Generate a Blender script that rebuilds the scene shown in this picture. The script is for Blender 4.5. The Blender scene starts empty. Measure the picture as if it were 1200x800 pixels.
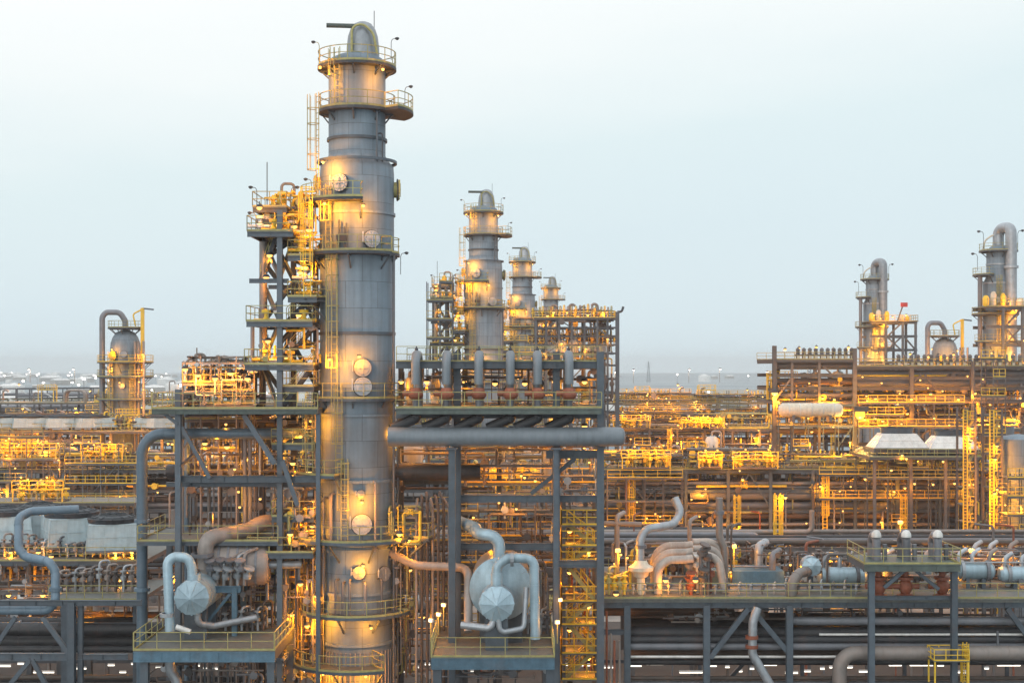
import bpy, math, random
from mathutils import Vector, Matrix
random.seed(7)
SC = bpy.context.scene
COL = SC.collection
PI = math.pi
H = 32.0            # camera height
F = 1600.0          # focal length in photograph pixels
def X(px, Y): return (px-600.0)/F*Y
def Z(py, Y): return H+(428.0-py)/F*Y
def P(px, py, Y): return Vector((X(px, Y), Y, Z(py, Y)))
def S(n, Y): return n/F*Y
# ------------------------------------------------------------------ materials
MATS = {}
def new_mat(name):
    m = bpy.data.materials.new(name); m.use_nodes = True
    nt = m.node_tree; nt.nodes.clear()
    out = nt.nodes.new('ShaderNodeOutputMaterial')
    b = nt.nodes.new('ShaderNodeBsdfPrincipled')
    nt.links.new(b.outputs[0], out.inputs['Surface'])
    return m, nt, b
def mat(name, col, rough=.5, metal=0., var=.25, nscale=1.2, streak=0., seam=None, rust=0., objvar=.3, bump=.0, cyl=False):
    m, nt, b = new_mat(name); N = nt.nodes.new; L = nt.links.new
    tc = N('ShaderNodeTexCoord'); oi = N('ShaderNodeObjectInfo')
    n1 = N('ShaderNodeTexNoise'); n1.inputs['Scale'].default_value = nscale; n1.inputs['Detail'].default_value = 6; n1.inputs['Roughness'].default_value = .65
    L(tc.outputs['Object'], n1.inputs['Vector'])
    mr = N('ShaderNodeMapRange'); mr.inputs[1].default_value = .3; mr.inputs[2].default_value = .7
    mr.inputs[3].default_value = 1-var; mr.inputs[4].default_value = 1+var
    L(n1.outputs['Fac'], mr.inputs[0])
    ov = N('ShaderNodeMapRange'); ov.inputs[3].default_value = 1-objvar; ov.inputs[4].default_value = 1+objvar
    L(oi.outputs['Random'], ov.inputs[0])
    mu = N('ShaderNodeMath'); mu.operation = 'MULTIPLY'; L(mr.outputs[0], mu.inputs[0]); L(ov.outputs[0], mu.inputs[1])
    last = mu.outputs[0]
    if streak:
        mp = N('ShaderNodeMapping'); mp.inputs['Scale'].default_value = (2.2, 2.2, .12); L(tc.outputs['Object'], mp.inputs[0])
        n2 = N('ShaderNodeTexNoise'); n2.inputs['Scale'].default_value = 1.6; n2.inputs['Detail'].default_value = 5; L(mp.outputs[0], n2.inputs['Vector'])
        m2 = N('ShaderNodeMapRange'); m2.inputs[1].default_value = .35; m2.inputs[2].default_value = .7; m2.inputs[3].default_value = 1+streak*.4; m2.inputs[4].default_value = 1-streak
        L(n2.outputs['Fac'], m2.inputs[0])
        k = N('ShaderNodeMath'); k.operation = 'MULTIPLY'; L(last, k.inputs[0]); L(m2.outputs[0], k.inputs[1]); last = k.outputs[0]
    if seam:
        sx = N('ShaderNodeSeparateXYZ'); L(tc.outputs['Object'], sx.inputs[0])
        at = N('ShaderNodeMath'); at.operation = 'ARCTAN2'; L(sx.outputs[1], at.inputs[0]); L(sx.outputs[0], at.inputs[1])
        am = N('ShaderNodeMath'); am.operation = 'MULTIPLY'; L(at.outputs[0], am.inputs[0]); am.inputs[1].default_value = seam[2]
        cx = N('ShaderNodeCombineXYZ'); L(am.outputs[0], cx.inputs[0]); L(sx.outputs[2], cx.inputs[1])
        br = N('ShaderNodeTexBrick'); br.inputs['Scale'].default_value = 1.; br.inputs['Mortar Size'].default_value = .022; br.inputs['Mortar Smooth'].default_value = .4
        br.inputs['Brick Width'].default_value = seam[0]; br.inputs['Row Height'].default_value = seam[1]
        br.inputs['Color1'].default_value = (.9, .9, .9, 1); br.inputs['Color2'].default_value = (1.12, 1.12, 1.12, 1); br.inputs['Mortar'].default_value = (.5, .5, .5, 1)
        L(cx.outputs[0], br.inputs['Vector'])
        k = N('ShaderNodeMath'); k.operation = 'MULTIPLY'; L(last, k.inputs[0]); L(br.outputs['Color'], k.inputs[1]); last = k.outputs[0]
    vm = N('ShaderNodeVectorMath'); vm.operation = 'SCALE'; vm.inputs[0].default_value = col; L(last, vm.inputs['Scale'])
    colout = vm.outputs[0]
    if rust:
        n3 = N('ShaderNodeTexNoise'); n3.inputs['Scale'].default_value = .9; n3.inputs['Detail'].default_value = 8; n3.inputs['Roughness'].default_value = .7; L(tc.outputs['Object'], n3.inputs['Vector'])
        m3 = N('ShaderNodeMapRange'); m3.inputs[1].default_value = .52; m3.inputs[2].default_value = .66; m3.inputs[3].default_value = 0; m3.inputs[4].default_value = rust; L(n3.outputs['Fac'], m3.inputs[0])
        mx = N('ShaderNodeMixRGB'); L(m3.outputs[0], mx.inputs[0]); L(colout, mx.inputs[1]); mx.inputs[2].default_value = (.16, .07, .035, 1); colout = mx.outputs[0]
    L(colout, b.inputs['Base Color'])
    b.inputs['Metallic'].default_value = metal
    rr = N('ShaderNodeMapRange'); rr.inputs[3].default_value = max(.05, rough-.12); rr.inputs[4].default_value = min(1, rough+.15); L(n1.outputs['Fac'], rr.inputs[0]); L(rr.outputs[0], b.inputs['Roughness'])
    if bump:
        bp = N('ShaderNodeBump'); bp.inputs['Strength'].default_value = bump; bp.inputs['Distance'].default_value = .05
        L((br.outputs['Fac'] if False else n1.outputs['Fac']), bp.inputs['Height']); L(bp.outputs[0], b.inputs['Normal'])
    MATS[name] = m; return m
def emit(name, col, s):
    m, nt, b = new_mat(name)
    b.inputs['Base Color'].default_value = (.04, .04, .04, 1)
    b.inputs['Emission Color'].default_value = (*col, 1); b.inputs['Emission Strength'].default_value = s
    try: m.cycles.emission_sampling = 'NONE'
    except Exception: pass
    MATS[name] = m; return m
mat('tower_clad', (.19, .245, .295), .6, .08, .16, .5, .16, (2.4, 1.9, 2.72), .07, .08, .0)
mat('clad', (.33, .36, .39), .42, .4, .2, 1.2, .12, None, .12, .25, .15)
mat('clad_blue', (.33, .45, .52), .4, .25, .15, 1.2, .15, None, .08, .15, .1)
mat('clad_pale', (.62, .62, .60), .5, .2, .15, 1., .12, None, .1, .15, .1)
mat('pipe_cream', (.40, .355, .32), .55, .1, .2, 1.2, .2, None, .15, .1)
mat('pipe_slate', (.17, .20, .225), .5, .15, .15, .9, .1, None, .08, .05)
mat('pipe_grey', (.15, .16, .18), .5, .2, .25, .9, .0, None, .25, .35)
mat('pipe_blue', (.12, .18, .235), .45, .1, .2, .9, .1, None, .12, .2)
mat('pipe_brown', (.085, .066, .054), .6, .0, .3, .9, 0, None, .4, .4)
mat('pipe_pink', (.25, .222, .205), .5, .2, .2, .9, .1, None, .2, .25)
mat('pipe_dark', (.028, .03, .035), .55, .0, .3, .9, 0, None, .2, .4)
mat('steel', (.075, .098, .122), .5, .1, .2, 1.5, .1, None, .18, .2)
mat('steel_dark', (.04, .048, .06), .55, .1, .25, 1.5, .0, None, .2, .3)
mat('steel_brown', (.105, .098, .097), .6, .0, .25, 1.5, .0, None, .35, .3)
mat('deck', (.13, .14, .13), .65, .1, .3, 2.5, .0, None, .25, .15)
mat('deck_blue', (.075, .15, .21), .55, .1, .25, 1.5, .12, None, .15, .15)
mat('deck_green', (.085, .11, .1), .6, .1, .25, 1.5, .12, None, .15, .15)
mat('yellow', (.34, .31, .12), .5, .0, .25, 3, .0, None, .12, .15)
mat('yellow_bright', (.80, .52, .04), .5, .0, .2, 3, .0, None, .08, .1)
mat('rust', (.24, .075, .04), .6, .0, .3, 2.5, .0, None, .3, .15)
mat('red', (.5, .05, .04), .5, .0, .2, 2.5, .0, None, .0, .1)
mat('white', (.72, .72, .70), .5, .0, .12, 1.2, .1, None, .08, .1)
mat('clad_hood', (.42, .52, .56), .5, .1, .12, 1.2, .15, None, .06, .08)
mat('cream', (.66, .58, .46), .55, .0, .12, 1.2, .15, None, .08, .1)
mat('grille', (.05, .06, .07), .6, .2, .3, 3, .0, None, .0, .1)
mat('concrete', (.33, .315, .29), .85, .0, .2, .3, .1, None, .0, .1)
emit('lens_warm', (1., .52, .12), 2.6)
emit('lens_amber', (1., .45, .03), 2.4)
emit('lens_white', (1., .93, .8), 2.2)
emit('lens_far', (1., .93, .82), 9.)
# ------------------------------------------------------------------ mesh building
def basis(d):
    d = d.normalized(); up = Vector((0, 0, 1)) if abs(d.z) < .95 else Vector((0, 1, 0))
    s = d.cross(up).normalized(); u = s.cross(d).normalized()
    return d, s, u
def fillet(pts, rad, seg=6):
    pts = [Vector(p) for p in pts]
    if rad <= 0 or len(pts) < 3: return pts
    out = [pts[0]]
    for i in range(1, len(pts)-1):
        a, b, c = pts[i-1], pts[i], pts[i+1]
        u = (a-b); v = (c-b); lu, lv = u.length, v.length
        if lu < 1e-6 or lv < 1e-6: continue
        u /= lu; v /= lv
        ang = u.angle(v)
        if ang > PI-.02: out.append(b); continue
        if ang < .1: continue
        t = min(rad/math.tan(ang/2), lu*.49, lv*.49); r = t*math.tan(ang/2)
        cen = b+(u+v).normalized()*(r/math.sin(ang/2))
        s = b+u*t-cen; e = b+v*t-cen; tot = s.angle(e) if s.length > 1e-9 and e.length > 1e-9 else 0
        for k in range(seg+1):
            f = k/seg
            if tot < 1e-4: out.append(b); break
            w = (s*math.sin((1-f)*tot)+e*math.sin(f*tot))/math.sin(tot)
            out.append(cen+w)
    out.append(pts[-1]); return out
ORIGIN = {}
KIDS = {}
class MB:
    def __init__(s): s.v = []; s.f = []; s.sm = []
    def add(s, vs, fs, smooth=False):
        o = len(s.v); s.v += [tuple(v) for v in vs]
        for f in fs: s.f.append(tuple(i+o for i in f)); s.sm.append(smooth)
    def box(s, c, d, rz=0):
        x, y, z = d[0]/2, d[1]/2, d[2]/2; co, si = math.cos(rz), math.sin(rz); vs = []
        for a in (-1, 1):
            for b in (-1, 1):
                for e in (-1, 1):
                    px, py = a*x, b*y
                    vs.append((c[0]+px*co-py*si, c[1]+px*si+py*co, c[2]+e*z))
        s.add(vs, [(0, 1, 3, 2), (4, 6, 7, 5), (0, 4, 5, 1), (2, 3, 7, 6), (0, 2, 6, 4), (1, 5, 7, 3)]); return s
    def bar(s, a, b, w, h=None):
        a, b = Vector(a), Vector(b); h = h or w
        if (b-a).length < 1e-6: return s
        d, r, u = basis(b-a); vs = []
        for p in (a, b):
            for i, j in ((-1, -1), (1, -1), (1, 1), (-1, 1)): vs.append(p+r*(i*w/2)+u*(j*h/2))
        s.add(vs, [(3, 2, 1, 0), (4, 5, 6, 7), (0, 1, 5, 4), (1, 2, 6, 5), (2, 3, 7, 6), (3, 0, 4, 7)]); return s
    def hsec(s, a, b, w, h):
        a, b = Vector(a), Vector(b); d, r, u = basis(b-a); t = max(.03, h*.1)
        s.bar(a+u*(h/2-t/2), b+u*(h/2-t/2), w, t); s.bar(a-u*(h/2-t/2), b-u*(h/2-t/2), w, t); s.bar(a, b, t, h-2*t)
        L = (b-a).length
        if L > 2.5 and h >= .28 and a.y < 112 and abs(d.z) < .5:       # web stiffeners and bolted splice plates
            k = int(L/1.6)
            for i in range(1, k):
                c = a+d*(L*i/k); s.bar(c-u*(h/2-t), c+u*(h/2-t), .03 if i % 4 else .3, w*.92 if i % 4 else t+.05)
        return s
    def tube(s, pts, r, n=10, bend=0, seg=6, caps=True, radii=None):
        pts = fillet(pts, bend, seg); q = [pts[0]]
        for p in pts[1:]:
            if (p-q[-1]).length > 1e-5: q.append(p)
        pts = q
        if len(pts) < 2: return s
        d0, sx, ux = basis(pts[1]-pts[0]); vs = []; prev = d0
        for i, p in enumerate(pts):
            if i == 0: t = pts[1]-pts[0]
            elif i == len(pts)-1: t = pts[-1]-pts[-2]
            else: t = (pts[i+1]-p).normalized()+(p-pts[i-1]).normalized()
            if t.length < 1e-6: t = prev
            t = t.normalized()
            q = prev.rotation_difference(t); sx = q @ sx; ux = q @ ux; prev = t
            rr = radii[i] if radii else r
            for k in range(n):
                a = 2*PI*k/n; vs.append(p+sx*(math.cos(a)*rr)+ux*(math.sin(a)*rr))
        fs = []
        for i in range(len(pts)-1):
            for k in range(n): fs.append((i*n+k, i*n+(k+1) % n, (i+1)*n+(k+1) % n, (i+1)*n+k))
        s.add(vs, fs, True)
        if caps: s.add(vs[:n], [tuple(range(n-1, -1, -1))]); s.add(vs[-n:], [tuple(range(n))])
        return s
    def lathe(s, prof, M=None, n=32, smooth=True, a0=0, a1=2*PI):
        M = M if M is not None else Matrix.Identity(4)
        full = abs(a1-a0-2*PI) < 1e-6; m = n if full else n+1; vs = []
        for (r, z) in prof:
            for k in range(m):
                a = a0+(a1-a0)*k/n; vs.append(M @ Vector((r*math.cos(a), r*math.sin(a), z)))
        i = 0
        while i < len(prof)-1:                 # bands that meet at a shallow angle share their vertices, sharp ones do not
            j = i+1
            while j < len(prof)-1:
                u = Vector((prof[j][0]-prof[j-1][0], prof[j][1]-prof[j-1][1])); w = Vector((prof[j+1][0]-prof[j][0], prof[j+1][1]-prof[j][1]))
                if u.length < 1e-6 or w.length < 1e-6 or u.angle(w) > .7: break
                j += 1
            sub = vs[i*m:(j+1)*m]; fs = []
            for q in range(j-i):
                for k in range(n):
                    k2 = (k+1) % m; fs.append((q*m+k, q*m+k2, (q+1)*m+k2, (q+1)*m+k))
            s.add(sub, fs, smooth); i = j
        return s
    def sector(s, c, r0, r1, z0, z1, a0, a1, n=24):
        vs = []; fs = []
        for k in range(n+1):
            a = a0+(a1-a0)*k/n; co, si = math.cos(a), math.sin(a)
            for r in (r0, r1):
                for z in (z0, z1): vs.append((c[0]+r*co, c[1]+r*si, z))
        for k in range(n):
            b = k*4; e = b+4
            fs += [(b+1, b+3, e+3, e+1), (b, e, e+2, b+2), (b+2, e+2, e+3, b+3), (b, b+1, e+1, e)]
        fs += [(0, 2, 3, 1), (n*4, n*4+1, n*4+3, n*4+2)]
        s.add(vs, fs); return s
    def build(s, name, m, parent=None, origin=None):
        if parent is not None: origin = ORIGIN[parent.name]
        elif origin is None:
            xs = [v[0] for v in s.v]; ys = [v[1] for v in s.v]; zs = [v[2] for v in s.v]
            origin = ((min(xs)+max(xs))/2, (min(ys)+max(ys))/2, min(zs))
        ox, oy, oz = origin
        me = bpy.data.meshes.new(name)
        me.from_pydata([(x-ox, y-oy, z-oz) for x, y, z in s.v], [], s.f)
        me.polygons.foreach_set('use_smooth', s.sm)
        me.materials.append(MATS[m] if isinstance(m, str) else m)
        o = bpy.data.objects.new(name, me); COL.objects.link(o)
        if parent is not None: o.parent = parent; KIDS.setdefault(parent.name, []).append(o)
        else: o.location = origin
        ORIGIN[o.name] = tuple(origin)
        return o
def axis_m(c, d):
    d = Vector(d).normalized(); q = Vector((0, 0, 1)).rotation_difference(d)
    return Matrix.Translation(Vector(c)) @ q.to_matrix().to_4x4()
def thing(name, label, cat, loc, group=None):
    o = bpy.data.objects.new(name, None); COL.objects.link(o); o.location = loc; o.empty_display_size = .3
    ORIGIN[o.name] = tuple(loc); tag(o, label, cat, group); return o
def tag(o, label=None, cat=None, group=None, kind=None):
    if label: o['label'] = label
    if cat: o['category'] = cat
    if group: o['group'] = group
    if kind: o['kind'] = kind
    return o
def kids(o): return KIDS.get(o.name, [])
def copy_tree(o, parent=None):
    c = o.copy(); COL.objects.link(c)
    if parent is not None: c.parent = parent; KIDS.setdefault(parent.name, []).append(c)
    for ch in kids(o): copy_tree(ch, c)
    return c
ONES = 'zeroth first second third fourth fifth sixth seventh eighth ninth tenth eleventh twelfth thirteenth fourteenth fifteenth sixteenth seventeenth eighteenth nineteenth'.split()
TENS = {2: 'twent', 3: 'thirt', 4: 'fort', 5: 'fift', 6: 'sixt', 7: 'sevent', 8: 'eight', 9: 'ninet'}
def nth(i):
    if i < 20: return ONES[i]
    t, u = divmod(i, 10)
    return TENS[t]+'ieth' if u == 0 else TENS[t]+'y-'+ONES[u]
PROTO_USED = set()
def place(proto, loc, rz, sc, label, group):
    if proto.name not in PROTO_USED: PROTO_USED.add(proto.name); o = proto
    else: o = copy_tree(proto)
    o.location = loc; o.rotation_euler = (0, 0, rz); o.scale = (sc, sc, sc) if not isinstance(sc, tuple) else sc
    o['label'] = label; o['group'] = group
    return o
# ------------------------------------------------------------------ shared bits
def rail_mb(pts, w=.05, h=1.1, post=1.5, toe=True, closed=False):
    m = MB(); pts = [Vector(p) for p in pts]
    if closed: pts = pts+[pts[0]]
    up = Vector((0, 0, 1))
    for a, b in zip(pts[:-1], pts[1:]):
        m.bar(a+up*h, b+up*h, w); m.bar(a+up*h*.52, b+up*h*.52, w*.85)
        if toe: m.bar(a+up*.07, b+up*.07, w*.5, .13)
        k = max(1, round((b-a).length/post))
        for i in range(k+1):
            p = a.lerp(b, i/k); m.bar(p, p+up*h, w)
    return m
def arc_pts(c, r, z, a0, a1, n): return [Vector((c[0]+r*math.cos(a0+(a1-a0)*k/n), c[1]+r*math.sin(a0+(a1-a0)*k/n), z)) for k in range(n+1)]
def ladder_mb(p, z0, z1, ang, cage=True, w=.06):
    """vertical ladder at point p, facing outward at angle ang"""
    m = MB(); o = Vector((math.cos(ang), math.sin(ang), 0)); t = Vector((-o.y, o.x, 0)); b = Vector((p[0], p[1], 0))
    for sgn in (-1, 1): m.bar(b+t*.25*sgn+Vector((0, 0, z0)), b+t*.25*sgn+Vector((0, 0, z1)), w)
    z = z0+.3
    while z < z1: m.bar(b-t*.25+Vector((0, 0, z)), b+t*.25+Vector((0, 0, z)), w*.6); z += .4
    return m
def cage_mb(p, z0, z1, ang, w=.05):
    m = MB(); o = Vector((math.cos(ang), math.sin(ang), 0)); t = Vector((-o.y, o.x, 0)); b = Vector((p[0], p[1], 0))
    ring = [b+t*(.36*math.sin(a))+o*(.38-.38*math.cos(a)) for a in [(-.85+1.7*k/6)*PI+PI for k in range(7)]]
    ring = [b+t*.36, b+t*.42+o*.35, b+t*.25+o*.68, b+o*.76, b-t*.25+o*.68, b-t*.42+o*.35, b-t*.36]
    z = z0+2.2
    while z < z1+.9:
        for u, v in zip(ring[:-1], ring[1:]): m.bar(u+Vector((0, 0, z)), v+Vector((0, 0, z)), w)
        z += 1.1
    for q in ring[1:-1]: m.bar(q+Vector((0, 0, z0+2.2)), q+Vector((0, 0, z1+.9)), w*.8)
    return m
LIGHTD = {}
WARM = (1., .33, .012)
def light_data(power, col, rad):
    k = (power, col, rad)
    if k not in LIGHTD:
        l = bpy.data.lights.new('lamp_glow', 'POINT'); l.energy = power; l.color = col; l.shadow_soft_size = rad; LIGHTD[k] = l
    return LIGHTD[k]
def _lamp_meshes():
    d = {}
    pole = MB().tube([(0, 0, 0), (0, 0, 1.9), (.12, 0, 2.25), (.5, 0, 2.3)], .035, 6, .2, 4)
    head = MB().box((.62, 0, 2.3), (.42, .26, .12)); head.lathe([(.02, .12), (.2, .06), (.24, -.02)], Matrix.Translation((.64, 0, 2.34)), 10)
    lens = MB().lathe([(.0, .0), (.15, .0), (.13, -.08), (0, -.11)], Matrix.Translation((.64, 0, 2.235)), 10)
    d['pole'] = (pole, head, lens, (.64, 0, 1.95))
    br = MB().bar((0, 0, 0), (0, 0, -.25), .06)
    hd = MB().lathe([(.0, .0), (.16, -.0), (.26, -.14), (.27, -.2)], Matrix.Translation((0, 0, -.22)), 10)
    ln = MB().lathe([(.0, -.0), (.2, -.0), (.19, -.12), (.1, -.2), (0, -.22)], Matrix.Translation((0, 0, -.4)), 10)
    d['drop'] = (br, hd, ln, (0, 0, -.85))
    bb = MB().bar((0, 0, 0), (0, .5, 0), .05)
    bh = MB().box((0, 0, -.02), (.3, .2, .1))
    bl_ = MB().lathe([(0, 0), (.1, 0), (.1, -.1), (.05, -.15), (0, -.16)], Matrix.Translation((0, 0, -.075)), 10)
    d['bulk'] = (bb, bh, bl_, (0, -.1, -.45))
    st = MB().bar((0, 0, 0), (0, 0, 1.5), .07)
    fh = MB().box((0, .03, 1.62), (.36, .2, .26))
    fl = MB().box((0, -.1, 1.6), (.28, .04, .18))
    d['flood'] = (st, fh, fl, (0, -.5, 1.6))
    return d
LM = None
LAMPP = {}
def lamp(style, loc, label, group, power=400, rz=0, sc=1., lens='lens_warm', lit=True, pm='steel', col=WARM, rad=.12):
    global LM
    key = (style, lens, lit, pm)
    nm = {'pole': 'platform_lamp', 'drop': 'pendant_lamp', 'flood': 'floodlight', 'bulk': 'bulkhead_lamp'}[style]
    if key not in LAMPP:
        LM = LM or _lamp_meshes(); a, b, c, lp = LM[style]
        t = thing(nm, label, 'lamp', (0, 0, 0), group)
        a.build({'pole': 'pole', 'drop': 'bracket', 'flood': 'post', 'bulk': 'bracket'}[style], pm, t); b.build('lamp_head', 'steel_dark' if style != 'flood' else 'white', t); c.build('lens', lens if lit else 'grille', t)
        LAMPP[key] = t
        o = t
    else: o = copy_tree(LAMPP[key])
    o.location = loc; o.rotation_euler = (0, 0, rz); o.scale = (sc, sc, sc); o['label'] = label; o['group'] = group
    power *= 1.15 if style == 'bulk' else .95
    if lit and power:
        if LM is None: LM = _lamp_meshes()
        l = bpy.data.objects.new('lamp_glow', light_data(power, col, rad)); COL.objects.link(l); l.parent = o; l.location = LM[style][3]
    return o
def pipe(pts, r, m, label, group=None, bend=None, n=12, flanges=(), name='pipe', cat='pipe', fm='pipe_grey'):
    """one pipe as a thing; flanges become parts"""
    t = MB().tube(pts, r, n, bend if bend is not None else r*2.6, 7)
    if r >= .2 and pts[0][1] < 112:                                # jacket joints along the lagging
        path = fillet(pts, bend if bend is not None else r*2.6, 7); acc = .5; step = 1.1 if r < .4 else 1.5
        for a, b in zip(path[:-1], path[1:]):
            L = (b-a).length
            if L < 1e-4: continue
            while acc < L:
                c = a.lerp(b, acc/L)
                if abs(c.x) < 45 and c.z > 7: t.lathe([(r*.98, -.045), (r+.018, -.04), (r+.018, .04), (r*.98, .045)], axis_m(c, b-a), max(n, 10), False)
                acc += step
            acc -= L
    if not flanges:
        return tag(t.build(name, m), label, cat, group)
    root = thing(name, label, cat, tuple(pts[0]), group)
    t.build('run', m, root)
    for c, d in flanges: MB().lathe([(r, -.12), (r*1.45, -.12), (r*1.45, .12), (r, .12)], axis_m(c, d), 14, False).build('flange', fm, root)
    return root
def deck_thing(name, label, x0, x1, y0, y1, z, rails=(), th=.28, m='deck', rm='yellow', group=None, beams=0, rw=.05, rh=1.1, legs=(), lm='steel', fascia=None, lw=.4):
    """a platform: deck plate, edge beams, handrails on chosen sides, legs to the ground"""
    t = thing(name, label, 'platform', ((x0+x1)/2, (y0+y1)/2, 0), group)
    MB().box(((x0+x1)/2, (y0+y1)/2, z-.03), (x1-x0, y1-y0, .06)).build('deck', m, t)
    fm = fascia or lm
    for a, b in (((x0, y0+.08), (x1, y0+.08)), ((x0, y1-.08), (x1, y1-.08))):
        MB().hsec((a[0], a[1], z-.063-th/2), (b[0], b[1], z-.063-th/2), .16, th).build('edge_beam', fm, t)
    k = beams or max(2, int((x1-x0)/3))
    for i in range(k+1):
        xx = x0+.1+(x1-x0-.2)*i/k
        MB().bar((xx, y0+.17, z-.065-th/2), (xx, y1-.17, z-.065-th/2), .12, th*.85).build('crossbeam', lm, t)
    P4 = {'f': ((x0, y0+.04), (x1, y0+.04)), 'b': ((x0, y1-.04), (x1, y1-.04)), 'l': ((x0+.04, y0), (x0+.04, y1)), 'r': ((x1-.04, y0), (x1-.04, y1))}
    for s in rails:
        a, b = P4[s]; rail_mb([(a[0], a[1], z), (b[0], b[1], z)], rw, rh).build('handrail', rm, t)
    for (lx, ly) in legs:
        MB().hsec((lx, ly, 0), (lx, ly, z-.08-th), lw, lw).build('column', lm, t)
    return t
# ================================================================== the four great columns
def rad(d): return d*PI/180
TX = X(418.5, 100.)
def zt(py): return Z(py, 100.)
def m_(px): return px/16.0
def ring_platform(t, c, z, r0, r1, a0, a1, rails=True, th=.2, m='steel_dark', brk=True, rm='yellow', ends=True):
    a0, a1 = rad(a0), rad(a1); full = a1-a0 > 2*PI-.01
    n = max(8, int((a1-a0)*6))
    p = MB().sector((c[0], c[1]), r0, r1, z-th, z, a0, a1, n).build('platform', m, t)
    if brk:
        b = MB(); k = max(2, int((a1-a0)/.7))
        for i in range(k+(0 if full else 1)):
            a = a0+(a1-a0)*i/k; co, si = math.cos(a), math.sin(a)
            o = Vector((c[0], c[1], 0)); d = Vector((co, si, 0))
            b.bar(o+d*(r1-.15)+Vector((0, 0, z-th-.06)), o+d*(r0-.02)+Vector((0, 0, z-th-.06)), .1, .12)
            b.bar(o+d*(r1-.3)+Vector((0, 0, z-th-.1)), o+d*(r0)+Vector((0, 0, z-th-.1-(r1-r0)*.75)), .1)
        b.build('bracket', 'steel', p)
    if rails:
        pts = arc_pts(c, r1-.05, z, a0, a1, n)
        if not full and ends:
            pts = [Vector((c[0]+r0*math.cos(a0), c[1]+r0*math.sin(a0), z))]+pts+[Vector((c[0]+r0*math.cos(a1), c[1]+r0*math.sin(a1), z))]
        r = MB(); up = Vector((0, 0, 1))
        for a, b in zip(pts[:-1], pts[1:]):
            for h, w in ((1.1, .055), (.58, .045)): r.bar(a+up*h, b+up*h, w)
            r.bar(a+up*.08, b+up*.08, .03, .15)
        acc = 0; r.bar(pts[0], pts[0]+up*1.1, .055)
        for a, b in zip(pts[:-1], pts[1:]):
            acc += (b-a).length
            if acc > 1.15: acc = 0; r.bar(b, b+up*1.1, .055)
        r.build('handrail', rm, p)
    return p
def manhole(t, c, R, ang, z, r, m='clad', depth=.45):
    a = rad(ang); d = Vector((math.cos(a), math.sin(a), 0)); o = Vector((c[0], c[1], z))+d*(R-.25)
    prof = [(r*.8, 0), (r*.8, .25+depth*.5), (r*1.06, .25+depth*.5), (r*1.06, .25+depth*.8), (r*.8, .25+depth*.8), (r*.78, .25+depth*.86), (0, .25+depth*.88)]
    mm = MB().lathe(prof, axis_m(o, d), 22, False); sd = Vector((-d.y, d.x, 0)); fc = o+d*(.25+depth*.8)
    for k in range(14): q = fc+sd*(r*.92*math.cos(2*PI*k/14))+Vector((0, 0, r*.92*math.sin(2*PI*k/14))); mm.bar(q-d*.05, q+d*.07, .06)
    mm.bar(fc+d*.1-sd*r*.5, fc+d*.1+sd*r*.5, .05); mm.bar(fc+d*.1-Vector((0, 0, r*.7)), fc+d*.1+Vector((0, 0, r*.7)), .05); mm.bar(fc-sd*r*1.2+Vector((0, 0, r*.9)), fc-sd*r*1.2-Vector((0, 0, r*.4)), .08)
    mh = mm.build('manhole', m, t)
    MB().lathe([(r*1.06, .25+depth*.42), (r*1.14, .25+depth*.44), (r*1.14, .25+depth*.6), (r*1.06, .25+depth*.62)], axis_m(o, d), 22, False).build('flange_ring', 'steel_dark', mh)
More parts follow.
